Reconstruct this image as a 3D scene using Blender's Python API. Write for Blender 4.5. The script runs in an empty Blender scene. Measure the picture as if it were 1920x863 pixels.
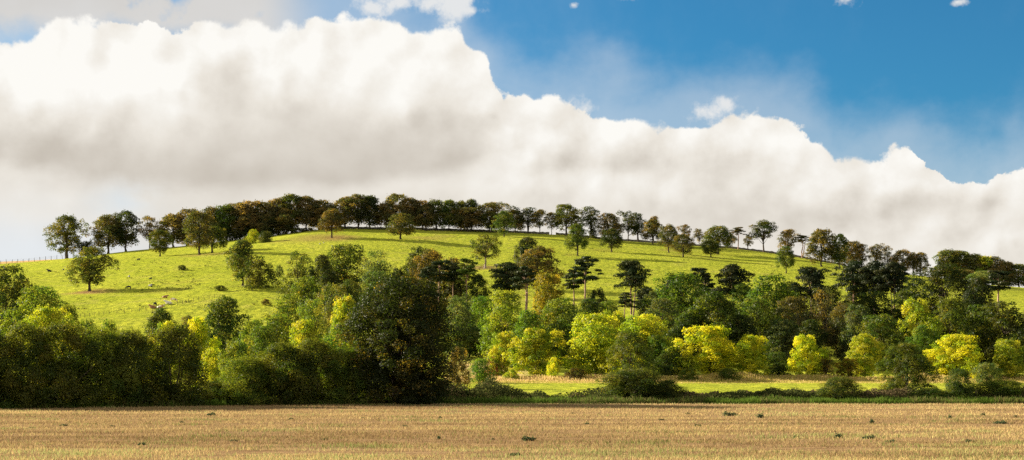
import bpy, math, random
import numpy as np
from mathutils import Vector, Matrix, noise as mnoise

rng = np.random.default_rng(7)
random.seed(7)
SC = bpy.context.scene
COL = SC.collection
F = 2667.0            # focal length in photograph pixels (50 mm lens)
CAMZ = 2.5
HOR = 692.0           # row of the horizon in the photograph
YC = 650.0            # distance of the crest
SUN_AZ, SUN_EL = 28.0, 20.5
HAZE = 0.0

# ------------------------------------------------------------------ terrain
_cp = np.array([(-1500, 560), (-700, 525), (-300, 506), (0, 495), (60, 491), (130, 484.5), (200, 476), (250, 470), (350, 461),
                (430, 451), (510, 442), (590, 431), (640, 428.5), (720, 430), (780, 431), (900, 434), (1000, 438),
                (1060, 441), (1110, 447), (1170, 452), (1300, 461), (1380, 467), (1440, 474), (1500, 483), (1560, 495),
                (1650, 508), (1760, 524), (1920, 542), (2200, 570), (2700, 600), (3600, 640)], float)
_cx = (_cp[:, 0] - 960) / F * YC
_ch = CAMZ + (HOR - _cp[:, 1]) / F * YC

def sstep(a, b, v):
    t = np.clip((v - a) / (b - a), 0, 1)
    return t * t * (3 - 2 * t)

def terrain(x, Y):
    x = np.asarray(x, float); Y = np.asarray(Y, float)
    H = np.interp(x, _cx, _ch)
    z0 = 0.9 * sstep(108, 190, Y)
    Y0 = 192.0
    t = np.clip((Y - Y0) / (YC - Y0), 0, 1)
    g = 0.85 * t ** 1.22 + 0.15 * t * t * (3 - 2 * t)
    z = z0 + (H - 0.9) * g
    amp = sstep(230, 330, Y) * (1 - sstep(560, 650, Y))
    z = z + amp * (0.7 * np.sin(x / 23 + 1.3) * np.sin(Y / 31 + x / 60) + 0.45 * np.sin(x / 11 + Y / 17) * np.sin(Y / 14 - x / 40))
    # beyond the crest: a straw field still rises at the west end, the land drops elsewhere
    west = 1 - sstep(-175, -160, x)
    over = np.clip(Y - YC, 0, None)
    up = np.minimum(over, 130) * (H / YC + 0.021) - np.clip(over - 130, 0, None) * 0.10
    dn = -over * 0.075
    z = z + west * up + (1 - west) * dn
    z = np.where(Y > YC, np.maximum(z, -4.0), z)
    # gentle convex rounding behind camera stays flat
    return z

def T1(x, Y): return float(terrain(np.array([x]), np.array([Y]))[0])

def PX(px, Y): return (px - 960) / F * Y
def hit(px, py, ymin=150.0, ymax=YC):
    Ys = np.arange(ymin, ymax, 0.5)
    zs = terrain((px - 960) / F * Ys, Ys)
    pys = HOR - (zs - CAMZ) / Ys * F
    i = np.where(pys <= py)[0]
    return float(Ys[i[0]]) if len(i) else ymax

# ------------------------------------------------------------------ node helpers
class V:
    """a socket with arithmetic"""
    def __init__(s, nt, sock): s.nt, s.k = nt, sock
    def _op(s, op, *o, clamp=False):
        n = s.nt.nodes.new('ShaderNodeMath'); n.operation = op; n.use_clamp = clamp
        for i, v in enumerate((s,) + o):
            if isinstance(v, V): s.nt.links.new(v.k, n.inputs[i])
            else: n.inputs[i].default_value = v
        return V(s.nt, n.outputs[0])
    def __add__(s, o): return s._op('ADD', o)
    __radd__ = __add__
    def __mul__(s, o): return s._op('MULTIPLY', o)
    __rmul__ = __mul__
    def __sub__(s, o): return s._op('SUBTRACT', o)
    def __rsub__(s, o): return (s * -1.0) + o
    def __truediv__(s, o): return s._op('DIVIDE', o)
    def clamp(s): return s._op('ADD', 0.0, clamp=True)
    def max(s, o): return s._op('MAXIMUM', o)
    def min(s, o): return s._op('MINIMUM', o)
    def abs(s): return s._op('ABSOLUTE')
    def sqrt(s): return s._op('SQRT')
    def pow(s, e): return s._op('POWER', e)
    def exp(s): return s._op('EXPONENT')
    def ss(s, a, b):
        n = s.nt.nodes.new('ShaderNodeMapRange'); n.interpolation_type = 'SMOOTHSTEP'
        s.nt.links.new(s.k, n.inputs['Value'])
        n.inputs['From Min'].default_value = a; n.inputs['From Max'].default_value = b
        return V(s.nt, n.outputs['Result'])
    def lin(s, a, b, c, d):
        n = s.nt.nodes.new('ShaderNodeMapRange')
        s.nt.links.new(s.k, n.inputs['Value'])
        for k, v in zip(('From Min', 'From Max', 'To Min', 'To Max'), (a, b, c, d)): n.inputs[k].default_value = v
        return V(s.nt, n.outputs['Result'])

def col4(c): return (c[0], c[1], c[2], 1.0)
def put(nt, sock, v):
    if isinstance(v, V): nt.links.new(v.k, sock)
    elif hasattr(v, 'links') or isinstance(v, bpy.types.NodeSocket): nt.links.new(v, sock)
    else: sock.default_value = v if not isinstance(v, tuple) or len(v) != 3 or len(sock.default_value) == 3 else col4(v)
def mixc(nt, fac, a, b, mode='MIX'):
    n = nt.nodes.new('ShaderNodeMix'); n.data_type = 'RGBA'; n.blend_type = mode
    put(nt, n.inputs[0], fac); put(nt, n.inputs[6], a); put(nt, n.inputs[7], b)
    return n.outputs[2]
def tex(nt, vec, scale, detail=4, rough=0.55, dist=0.0):
    n = nt.nodes.new('ShaderNodeTexNoise'); n.inputs['Scale'].default_value = scale
    n.inputs['Detail'].default_value = detail; n.inputs['Roughness'].default_value = rough; n.inputs['Distortion'].default_value = dist
    if vec is not None: nt.links.new(vec, n.inputs['Vector'])
    return V(nt, n.outputs['Fac'])
def mapping(nt, vec, scale=(1, 1, 1), loc=(0, 0, 0), rot=(0, 0, 0)):
    n = nt.nodes.new('ShaderNodeMapping')
    n.inputs['Scale'].default_value = scale; n.inputs['Location'].default_value = loc; n.inputs['Rotation'].default_value = rot
    nt.links.new(vec, n.inputs['Vector']); return n.outputs[0]
def attr(nt, name):
    n = nt.nodes.new('ShaderNodeAttribute'); n.attribute_name = name
    return V(nt, n.outputs['Fac'])
def newmat(name):
    m = bpy.data.materials.new(name); m.use_nodes = True; nt = m.node_tree; nt.nodes.clear()
    out = nt.nodes.new('ShaderNodeOutputMaterial'); return m, nt, out
def rough_mat(name, build, rough=0.9, bump=None):
    m, nt, out = newmat(name)
    b = nt.nodes.new('ShaderNodeBsdfPrincipled'); b.inputs['Roughness'].default_value = rough
    b.inputs['Specular IOR Level'].default_value = 0.0
    geo = nt.nodes.new('ShaderNodeNewGeometry')
    put(nt, b.inputs['Base Color'], build(nt, geo.outputs['Position']))
    if bump:
        h, dist, st = bump(nt, geo.outputs['Position'])
        bn = nt.nodes.new('ShaderNodeBump'); bn.inputs['Distance'].default_value = dist; bn.inputs['Strength'].default_value = st
        put(nt, bn.inputs['Height'], h); nt.links.new(bn.outputs[0], b.inputs['Normal'])
    nt.links.new(b.outputs[0], out.inputs['Surface']); return m

# leaves: colour of each tree from the object, the share of turned leaves from its alpha
def leaf_mat(name, trans=0.52, turned=(0.23, 0.145, 0.024), gloss=0.012):
    m, nt, out = newmat(name)
    oi = nt.nodes.new('ShaderNodeObjectInfo')
    rnd, crn = attr(nt, 'rnd'), attr(nt, 'crn')
    al = V(nt, oi.outputs['Alpha'])
    f = ((crn * 0.65 + rnd * 0.35) - (1.0 - al)).lin(-0.12, 0.10, 0, 1).clamp()
    g2 = mixc(nt, (crn * 0.8 + rnd * 0.2).ss(0.25, 0.75), (0.60, 0.84, 0.85), (1.08, 1.02, 1.0))
    base = mixc(nt, f, mixc(nt, 1.0, oi.outputs['Color'], g2, 'MULTIPLY'), turned)
    val = (rnd * 0.56 + crn * 0.40 + 0.52)
    cb = nt.nodes.new('ShaderNodeCombineColor')
    for i in range(3): put(nt, cb.inputs[i], val)
    base = mixc(nt, 1.0, base, cb.outputs[0], 'MULTIPLY')
    d = nt.nodes.new('ShaderNodeBsdfDiffuse'); nt.links.new(base, d.inputs[0])
    t = nt.nodes.new('ShaderNodeBsdfTranslucent')
    nt.links.new(mixc(nt, 1.0, base, (1.6, 1.55, 0.5), 'MULTIPLY'), t.inputs[0])
    mx = nt.nodes.new('ShaderNodeMixShader'); mx.inputs[0].default_value = trans
    nt.links.new(d.outputs[0], mx.inputs[1]); nt.links.new(t.outputs[0], mx.inputs[2])
    g = nt.nodes.new('ShaderNodeBsdfGlossy'); g.inputs['Roughness'].default_value = 0.45
    g.inputs['Color'].default_value = (0.8, 0.8, 0.7, 1)
    m2 = nt.nodes.new('ShaderNodeMixShader'); m2.inputs[0].default_value = gloss
    nt.links.new(mx.outputs[0], m2.inputs[1]); nt.links.new(g.outputs[0], m2.inputs[2])
    nt.links.new(m2.outputs[0], out.inputs['Surface']); return m

def bark_mat(name, a, b):
    return rough_mat(name, lambda nt, p: mixc(nt, tex(nt, mapping(nt, p, (1, 1, 0.25)), 3.5, 5).ss(0.35, 0.65), a, b), 0.9,
                     lambda nt, p: (tex(nt, mapping(nt, p, (1, 1, 0.25)), 6, 4), 0.05, 0.8))
M_LEAF = leaf_mat('leaves')
M_NEEDLE = leaf_mat('pine_needles', trans=0.18, turned=(0.09, 0.06, 0.02), gloss=0.012)
M_BARK = bark_mat('grey_brown_bark', (0.05, 0.038, 0.028), (0.12, 0.095, 0.07))
M_PBARK = bark_mat('pinkish_pine_bark', (0.24, 0.14, 0.10), (0.42, 0.29, 0.21))
M_PALE = bark_mat('pale_bark', (0.24, 0.19, 0.14), (0.40, 0.33, 0.25))
M_WOOD = bark_mat('weathered_wood', (0.10, 0.08, 0.06), (0.22, 0.18, 0.14))
M_RAIL = bark_mat('pale_timber', (0.40, 0.27, 0.19), (0.55, 0.42, 0.32))

# ------------------------------------------------------------------ mesh helpers
def mesh_np(name, verts, faces, mat, fattr=None, smooth=False):
    """faces: int array (n, k)"""
    me = bpy.data.meshes.new(name)
    verts = np.asarray(verts, np.float32); faces = np.asarray(faces, np.int32)
    n, k = faces.shape
    me.vertices.add(len(verts)); me.vertices.foreach_set('co', verts.ravel())
    me.loops.add(n * k); me.loops.foreach_set('vertex_index', faces.ravel())
    me.polygons.add(n); me.polygons.foreach_set('loop_start', np.arange(n, dtype=np.int32) * k)
    if smooth: me.polygons.foreach_set('use_smooth', np.ones(n, bool))
    for a, v in (fattr or {}).items():
        at = me.attributes.new(a, 'FLOAT', 'FACE' if len(v) == n else 'POINT'); at.data.foreach_set('value', np.asarray(v, np.float32))
    me.update(calc_edges=True); me.validate()
    if mat: me.materials.append(mat)
    return me

def unit(v): return v / np.maximum(np.linalg.norm(v, axis=-1, keepdims=True), 1e-9)

def leaf_geo(P, N, S, r, aspect=0.62):
    n = len(P)
    t1 = unit(np.cross(N, unit(r.normal(size=(n, 3)))))
    t2 = np.cross(N, t1)
    S = S[:, None]
    a = P - t1 * S * 0.5
    b = P + t2 * S * aspect * (0.35 + 0.3 * r.random((n, 1))) + t1 * S * (r.random((n, 1)) - .5) * .4 + N * S * .12
    c = P + t1 * S * 0.5 - N * S * 0.1
    d = P - t2 * S * aspect * (0.35 + 0.3 * r.random((n, 1))) + t1 * S * (r.random((n, 1)) - .5) * .4 + N * S * .12
    V_ = np.stack([a, b, c, d], 1).reshape(-1, 3)
    return V_, np.arange(n * 4).reshape(n, 4)

def tube(pts, rads, sides=6):
    pts = np.asarray(pts, float); n = len(pts)
    tan = unit(np.gradient(pts, axis=0))
    ref = np.array([0.31, 0.95, 0.05])
    u = unit(np.cross(tan, ref)); w = np.cross(tan, u)
    a = np.linspace(0, 2 * np.pi, sides, endpoint=False)
    ring = pts[:, None] + np.asarray(rads)[:, None, None] * (np.cos(a)[None, :, None] * u[:, None] + np.sin(a)[None, :, None] * w[:, None])
    V_ = ring.reshape(-1, 3); fs = []
    for i in range(n - 1):
        for j in range(sides):
            k = (j + 1) % sides
            fs.append((i * sides + j, i * sides + k, (i + 1) * sides + k, (i + 1) * sides + j))
    c0, c1 = len(V_), len(V_) + 1
    V_ = np.vstack([V_, pts[0], pts[-1]])
    for j in range(sides):
        k = (j + 1) % sides
        fs.append((c0, k, j, j)); fs.append((c1, (n - 1) * sides + j, (n - 1) * sides + k, (n - 1) * sides + k))
    return V_, fs

class MB:
    def __init__(s): s.v = []; s.f = []; s.n = 0
    def add(s, v, f):
        s.v.append(np.asarray(v, float)); s.f.extend([tuple(i + s.n for i in q) for q in f]); s.n += len(v); return s
    def tube(s, pts, rads, sides=6): return s.add(*tube(pts, rads, sides))
    def box(s, c, d):
        x, y, z = c; a, b, h = d[0] / 2, d[1] / 2, d[2] / 2
        v = [(x + i * a, y + j * b, z + k * h) for k in (-1, 1) for j in (-1, 1) for i in (-1, 1)]
        return s.add(v, [(0, 2, 3, 1), (4, 5, 7, 6), (0, 1, 5, 4), (2, 6, 7, 3), (0, 4, 6, 2), (1, 3, 7, 5)])
    def mesh(s, name, mat, smooth=False):
        me = bpy.data.meshes.new(name)
        fs = [tuple(dict.fromkeys(q)) for q in s.f]
        me.from_pydata([tuple(p) for p in np.vstack(s.v)], [], fs)
        if smooth: me.polygons.foreach_set('use_smooth', np.ones(len(me.polygons), bool))
        me.update(); me.materials.append(mat); return me

def link(name, data, parent=None):
    o = bpy.data.objects.new(name, data); COL.objects.link(o)
    if parent: o.parent = parent
    return o
def tag(o, label, cat, group=None):
    o['label'] = label; o['category'] = cat
    if group: o['group'] = group
    return o
def stuff(o): o['kind'] = 'stuff'; return o
def struct(o): o['kind'] = 'structure'; return o

# ------------------------------------------------------------------ tree prototypes (height 1)
def crown_leaves(clumps, nleaf, size, r, down=0.55, stray=0.07, jit=0.5, axis_pull=0.35):
    C = np.array([c[:3] for c in clumps]); R = np.array([(c[3], c[3], c[4]) for c in clumps])
    w = R[:, 0] * (R[:, 0] + R[:, 2]); w = w / w.sum()
    cnt = r.multinomial(nleaf, w)
    idx = np.repeat(np.arange(len(C)), cnt); n = len(idx)
    d = unit(r.normal(size=(n, 3)))
    flip = (d[:, 2] < 0) & (r.random(n) < down)
    d[flip, 2] *= -1
    rad = 0.5 + 0.55 * np.sqrt(r.random(n))
    st = r.random(n) < stray
    rad[st] *= 1.12 + 0.35 * r.random(st.sum())
    # lumpy surface inside each clump
    ph = r.random((len(C), 3)) * 6.28
    q = ph[idx]
    lump = 1 + 0.16 * np.sin(4 * d[:, 0] + q[:, 0]) * np.sin(4 * d[:, 1] + q[:, 1]) + 0.12 * np.sin(7 * d[:, 2] + q[:, 2])
    P = C[idx] + d * R[idx] * (rad * lump)[:, None]
    ax = P.copy(); ax[:, 2] = 0; ax = unit(ax)
    N = unit(0.9 * d + axis_pull * ax + np.array([0, 0, 0.3]) + jit * r.normal(size=(n, 3)))
    S = size * (0.6 + 0.8 * r.random(n))
    V_, Fc = leaf_geo(P, N, S, r)
    crn = r.random(len(C))[idx]
    return V_, Fc, r.random(n), np.clip(crn + 0.1 * r.normal(size=n), 0, 1)

def fib(n, r):
    k = np.arange(n) + 0.5
    ph = np.arccos(1 - 2 * k / n); th = np.pi * (1 + 5 ** 0.5) * k + r.random() * 6.28
    return np.c_[np.cos(th) * np.sin(ph), np.sin(th) * np.sin(ph), np.cos(ph)]

def envelope(r, nc, cb, hw, prof, cr, flat=0.8, wob=0.2, top=1.0, nl=8, lsize=0.46):
    """a crown of several big lobes, each covered by leaf clumps"""
    p1, p2 = r.random(2) * 6.28
    tt = np.linspace(0, 1, len(prof)); lobes = []
    H = top - cb; vf = min(1.0, 0.62 * H / (hw * 1.0))
    for i in range(nl):
        if i == 0: t, ang = 0.98, 0.0
        elif i == 1: t, ang = 0.45, 0.0
        else: t, ang = (i - 2 + r.random()) / max(1, nl - 2) * 0.86, i * 2.39996 + r.random() * 0.9
        R_ = np.interp(t, tt, prof) * hw * (1 + wob * np.sin(2 * ang + p1) + 0.6 * wob * np.sin(3 * ang + p2 + 3 * t))
        lr = hw * lsize * (0.8 + 0.45 * r.random()) * (0.85 if i == 0 else 1.2 if i == 1 else 1.0)
        dist = max(0.0, R_ - lr) * (0.85 + 0.3 * r.random()) * (0.25 if i == 0 else 0.1 if i == 1 else 1.0)
        a2 = r.random() * 6.28 if i < 2 else ang
        z = min(max(cb + t * H, cb + lr * vf * 0.8), top - lr * vf * (1.0 if i == 0 else 1.05 + 0.1 * r.random()))
        lobes.append(np.array([dist * np.cos(a2), dist * np.sin(a2), z, lr, lr * vf]))
    out = []; m = max(6, int(nc * 2.0 / nl))
    for k, L in enumerate(lobes):
        for d in fib(m, r):
            if d[2] < -0.55 and r.random() < 0.6: continue
            q = L[:3] + d * np.array([L[3], L[3], L[4]]) * (0.80 + 0.25 * r.random())
            if any(np.sum(((q - M[:3]) / (M[3], M[3], M[4])) ** 2) < 0.42 for kk, M in enumerate(lobes) if kk != k): continue
            rr = cr * (0.6 + 0.7 * r.random())
            q[2] = min(max(q[2], cb + rr * flat * 0.6), top - rr * flat * 0.75)
            out.append((q[0], q[1], q[2], rr, rr * flat))
    return out

def limbs(mb, r, clumps, tr, z_lo, z_hi, every=2, lr=0.35, lean=0.0, sides=5):
    for i, c in enumerate(clumps):
        if i % every: continue
        z0 = min(z_lo + (z_hi - z_lo) * r.random(), c[2] - 0.02)
        p0 = np.array([lean * z0, 0, z0]); p3 = np.array(c[:3])
        L = np.linalg.norm(p3 - p0)
        m1 = p0 * 0.66 + p3 * 0.34 + np.array([0, 0, 0.10 * L]) + r.normal(size=3) * 0.03 * L
        m2 = p0 * 0.3 + p3 * 0.7 + np.array([0, 0, 0.08 * L]) + r.normal(size=3) * 0.05 * L
        a = tr * lr
        mb.tube([p0, m1, m2, p3], [a, a * 0.75, a * 0.5, a * 0.2], sides)

def finish(name, V_, Fc, rn, cr, mb, leafm, barkm):
    # normalise: top of the foliage at height 1
    top = np.quantile(V_[:, 2], 0.9985); s = 1.0 / top
    V_ = V_ * s
    cx, cy = np.median(V_[:, 0]) * 0.0, 0.0
    hw = np.quantile(np.abs(np.concatenate([V_[:, 0], V_[:, 1]])), 0.985)
    crown = mesh_np(name + '_foliage', V_, Fc, leafm, {'rnd': rn, 'crn': cr})
    trunk = None
    if mb is not None:
        mb.v = [v * s for v in mb.v]; trunk = mb.mesh(name + '_wood', barkm, True)
    return dict(crown=crown, trunk=trunk, hw=hw)

def broad(name, seed, cb, hw, prof, nc, cr, nleaf, leaf, tr=0.022, flat=0.8, bark=None, twin=False, jit=0.5, every=2,
          down=0.55, stray=0.07, wob=0.2, leafm=None, trunk_top=0.7, lean=0.0, zlo=None, nl=8, lsize=0.46):
    r = np.random.default_rng(seed)
    cl = envelope(r, nc, cb, hw, prof, cr, flat, wob, 1.0, nl, lsize)
    V_, Fc, rn, cn = crown_leaves(cl, nleaf, leaf, r, down, stray, jit)
    mb = MB()
    for k in range(2 if twin else 1):
        off = (k - 0.5) * tr * 2.4 if twin else 0.0
        zs = np.array([-0.03, 0.0, 0.02, 0.08, 0.2, 0.4, trunk_top])
        xs = off + lean * zs + np.r_[0, 0, 0, r.normal(size=4) * 0.008] + (off * 2.0 * zs)
        ys = np.r_[0, 0, 0, r.normal(size=4) * 0.008]
        mb.tube(np.c_[xs, ys, zs], tr * np.array([1.7, 1.6, 1.25, 1.0, 0.88, 0.65, 0.2]), 8)
    limbs(mb, r, cl, tr, (zlo if zlo is not None else max(cb * 0.75, 0.06)), trunk_top * 0.85, every, lean=lean)
    return finish(name, V_, Fc, rn, cn, mb, leafm or M_LEAF, bark or M_BARK)

def pine(name, seed, cb, hw, nc, nleaf, leaf, tr=0.016, dense=False, forked=False):
    """bare straight trunk with flat plates of needles on near level limbs"""
    r = np.random.default_rng(seed); cl = []
    for i in range(nc):
        t = (i + r.random() * 0.8) / nc
        z = cb + t * (0.95 - cb)
        ang = i * 2.39996 + r.random()
        Rr = hw * (1.0 - 0.72 * t ** 1.8) * (0.55 + 0.55 * r.random())
        if dense: Rr = hw * math.sqrt(max(0.05, 1 - (max(0, t - 0.25) / 0.8) ** 2)) * (0.6 + 0.45 * r.random())
        base = np.array([np.cos(ang), np.sin(ang)])
        for k, (q, sz) in enumerate(((1.0, 1.0), (0.62, 1.15), (0.3, 0.9))):
            if k and r.random() < (0.15 if dense else 0.35): continue
            rr = hw * ((0.22 if dense else 0.17) + 0.14 * r.random()) * sz
            o = r.normal(size=2) * hw * 0.12
            cl.append((base[0] * Rr * q + o[0], base[1] * Rr * q + o[1], z + (1 - q) * 0.015 + r.normal() * 0.008, rr, rr * (0.46 if dense else 0.33)))
    V_, Fc, rn, cn = crown_leaves(cl, nleaf, leaf, r, 0.75, 0.1, 0.55, 0.1)
    mb = MB()
    zs = np.array([-0.03, 0, 0.03, 0.25, 0.5, 0.75, 0.93])
    wob = np.r_[0, 0, 0, r.normal(size=4) * 0.009]
    mb.tube(np.c_[wob, wob[::-1] * 0, zs], tr * np.array([1.4, 1.3, 1.0, 0.9, 0.75, 0.5, 0.2]), 8)
    if forked:
        mb.tube([(0.02, 0.01, -0.02), (0.035, 0.01, 0.1), (0.06, 0.0, 0.4), (0.10, 0, 0.75)], tr * np.array([1.1, 0.9, 0.7, 0.3]), 7)
    limbs(mb, r, cl, tr, cb * 0.95, 0.85, 2, 0.3)
    for k in range(4):   # dead snags below the crown
        z = cb * (0.55 + 0.4 * r.random()); a = r.random() * 6.28; L = hw * (0.25 + 0.3 * r.random())
        mb.tube([(0, 0, z), (np.cos(a) * L * 0.6, np.sin(a) * L * 0.6, z - 0.004), (np.cos(a) * L, np.sin(a) * L, z + 0.03)], [tr * .22, tr * .15, tr * .05], 4)
    return finish(name, V_, Fc, rn, cn, mb, M_NEEDLE, M_PBARK)

def bushp(name, seed, hw, nc, cr, nleaf, leaf, twigs=40, flat=1.0, prof=(0.85, 1.0, 0.95, 0.78, 0.45), jit=0.6, stray=0.08):
    r = np.random.default_rng(seed)
    cl = envelope(r, nc, -0.10, hw, prof, cr, flat, 0.14, 1.0, 11, 0.42)
    V_, Fc, rn, cn = crown_leaves(cl, nleaf, leaf, r, 0.4, stray, jit)
    # upright sprays that break the outline
    sp, sn, ss, sc = [], [], [], []
    mb = MB()
    for i in range(twigs):
        c = cl[r.integers(len(cl))]
        a = r.random() * 6.28
        p0 = np.array([c[0] + np.cos(a) * c[3] * 0.5, c[1] + np.sin(a) * c[3] * 0.5, c[2] + c[4] * 0.5])
        L = 0.10 + 0.12 * r.random()
        dirv = unit(np.array([np.cos(a) * 0.35, np.sin(a) * 0.35, 1.0]) + r.normal(size=3) * 0.12)
        m = 14
        tpos = r.random(m)
        for t in tpos:
            sp.append(p0 + dirv * L * t + r.normal(size=3) * 0.012 * (1.2 - t)); sn.append(unit(dirv * 0.3 + r.normal(size=3))); ss.append(leaf * (0.6 + 0.5 * r.random())); sc.append(c[2] * 0 + r.random())
    if twigs:
        v2, f2 = leaf_geo(np.array(sp), np.array(sn), np.array(ss), r)
        Fc = np.vstack([Fc, f2 + len(V_)]); V_ = np.vstack([V_, v2]); rn = np.r_[rn, r.random(len(f2))]; cn = np.r_[cn, np.array(sc)]
    for i in range(9):
        a = r.random() * 6.28; q = hw * 0.45 * r.random()
        c = cl[r.integers(len(cl))]
        mb.tube([(np.cos(a) * q * 0.06, np.sin(a) * q * 0.06, -0.03), (np.cos(a) * q * 1.3 + c[0] * 0.3, np.sin(a) * q * 1.3 + c[1] * 0.3, c[2] * 0.5), c[:3]], [0.014, 0.010, 0.004], 5)
    return finish(name, V_, Fc, rn, cn, mb, M_LEAF, M_BARK)

DOME = (0.6, 0.95, 1.0, 0.98, 0.86, 0.62, 0.25); EGG = (0.5, 0.9, 1.0, 0.98, 0.85, 0.6, 0.25); TALL = (0.75, 0.95, 1.0, 0.92, 0.8, 0.6, 0.3)
UMB = (0.3, 0.6, 0.9, 1.0, 0.95, 0.75, 0.35); OPEN = (0.55, 0.9, 1.0, 0.95, 0.85, 0.65, 0.3); BUSH = (0.9, 1.0, 1.0, 0.95, 0.8, 0.6, 0.3)
PR = {}
def reg(kind, *ps): PR[kind] = list(ps)
reg('crest', *[broad('crest%d' % i, 100 + i, 0.13, 0.48, DOME, 60, 0.105, 8500, 0.034, tr=0.024, every=3, down=0.5) for i in range(6)])
reg('wood', *[broad('wood%d' % i, 120 + i, 0.10, 0.44, TALL, 52, 0.11, 8000, 0.036, tr=0.020, every=3, down=0.45, twin=(i == 1)) for i in range(5)])
reg('airy', *[broad('airy%d' % i, 140 + i, 0.24, 0.42, OPEN, 26, 0.10, 3600, 0.034, tr=0.016, every=1, down=0.5, stray=0.14, wob=0.3, twin=(i == 1), nl=7, lsize=0.4) for i in range(5)])
reg('oak', *[broad('oak%d' % i, 160 + i, 0.13, 0.50, DOME, 70, 0.095, 12000, 0.028, tr=0.028, every=3, twin=(i == 0), nl=10, lsize=0.4) for i in range(3)])
reg('round', *[broad('round%d' % i, 180 + i, 0.15, 0.46, EGG, 70, 0.10, 10500, 0.030, tr=0.026, wob=0.07, every=4, nl=8, lsize=0.52) for i in range(5)])
reg('umbrella', broad('umbrella', 200, 0.42, 0.36, UMB, 30, 0.085, 4200, 0.030, tr=0.018, every=1, lean=0.03, zlo=0.25, nl=7))
reg('lone', broad('lone', 210, 0.24, 0.42, EGG, 36, 0.10, 5600, 0.030, tr=0.026, every=1, bark=M_PALE, zlo=0.28))
reg('bank', *[broad('bank%d' % i, 220 + i, 0.03, 0.42, TALL, 90, 0.08, 18000, 0.0235, tr=0.018, every=4, down=0.5, nl=15, lsize=0.35, jit=0.55, stray=0.12) for i in range(6)])
reg('yellow', *[broad('yellow%d' % i, 240 + i, 0.05, 0.47, EGG, 90, 0.085, 22000, 0.025, tr=0.016, every=4, jit=0.55, stray=0.13, nl=14, lsize=0.36) for i in range(5)])
reg('feather', *[broad('feather%d' % i, 260 + i, 0.10, 0.42, OPEN, 44, 0.085, 7500, 0.024, tr=0.013, every=1, stray=0.25, wob=0.25, nl=9, lsize=0.4) for i in range(3)])
reg('pine', *[pine('pine%d' % i, 280 + i, 0.64, 0.24, 15, 5200, 0.024, forked=(i == 1)) for i in range(5)])
reg('pinedense', *[pine('pinedense%d' % i, 300 + i, 0.56, 0.32, 20, 10000, 0.024, tr=0.018, dense=True, forked=(i == 1)) for i in range(4)])
reg('bush', *[bushp('bush%d' % i, 320 + i, 0.5, 100, 0.10, 44000, 0.019, 90, prof=BUSH) for i in range(4)])
reg('shrub', *[bushp('shrub%d' % i, 340 + i, 0.62, 40, 0.15, 7500, 0.045, 14, prof=BUSH) for i in range(4)])
reg('big', broad('big', 360, -0.04, 0.42, (0.85, 0.97, 1.0, 1.0, 0.9, 0.66, 0.3), 300, 0.062, 110000, 0.0135, tr=0.016, every=6, down=0.4, stray=0.1, jit=0.6, twin=True, nl=22, lsize=0.38))
reg('dark', *[broad('dark%d' % i, 370 + i, -0.05, 0.5, BUSH, 110, 0.08, 36000, 0.0185, tr=0.018, every=4, jit=0.5, stray=0.1, nl=11, lsize=0.42) for i in range(3)])

_cnt = {}
def plant(kind, px, top, w, c, label, base=None, Y=None, turned=0.0, group=None, name='broadleaf_tree', cat='tree', sink=0.0, rot=None):
    if Y is None: Y = hit(px, base)
    if kind in ('wood', 'crest') and Y > 600: w = w * 1.28
    if kind == 'bank': w = w * 1.16
    if kind == 'bush': w = w * 1.15
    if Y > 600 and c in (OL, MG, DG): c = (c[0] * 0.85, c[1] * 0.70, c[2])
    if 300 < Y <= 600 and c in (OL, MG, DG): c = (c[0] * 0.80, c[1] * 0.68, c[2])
    if Y > 540 and px > 1740: c = (c[0] * 1.45, c[1] * 1.4, c[2] * 1.6)  # far wood: distance haze put into the leaf colour
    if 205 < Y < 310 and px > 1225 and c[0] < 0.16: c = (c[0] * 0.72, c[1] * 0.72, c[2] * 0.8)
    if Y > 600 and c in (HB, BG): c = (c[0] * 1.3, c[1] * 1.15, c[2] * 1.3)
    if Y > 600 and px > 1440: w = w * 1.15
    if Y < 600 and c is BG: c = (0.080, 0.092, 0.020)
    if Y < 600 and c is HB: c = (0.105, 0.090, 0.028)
    x = PX(px, Y); z = T1(x, Y) - sink
    h = CAMZ + (HOR - top) / F * Y - z
    p = PR[kind]; i = _cnt.get(kind, 0); _cnt[kind] = i + 1; p = p[i % len(p)]
    root = link(name, None); root.empty_display_size = 0.5
    root.location = (x, Y, z)
    s = (w / F * Y / 2) / p['hw']
    root.scale = (s, s, h)
    root.rotation_euler.z = random.random() * 6.283 if rot is None else rot
    tag(root, label, cat, group)
    isb = cat in ('shrub', 'bush')
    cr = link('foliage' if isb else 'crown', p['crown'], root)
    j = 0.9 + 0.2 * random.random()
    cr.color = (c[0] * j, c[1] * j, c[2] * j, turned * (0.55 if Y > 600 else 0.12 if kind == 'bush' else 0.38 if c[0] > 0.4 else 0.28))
    if p['trunk']: link('stems' if isb else 'trunk', p['trunk'], root)
    return root
exec_trees = []

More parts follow.
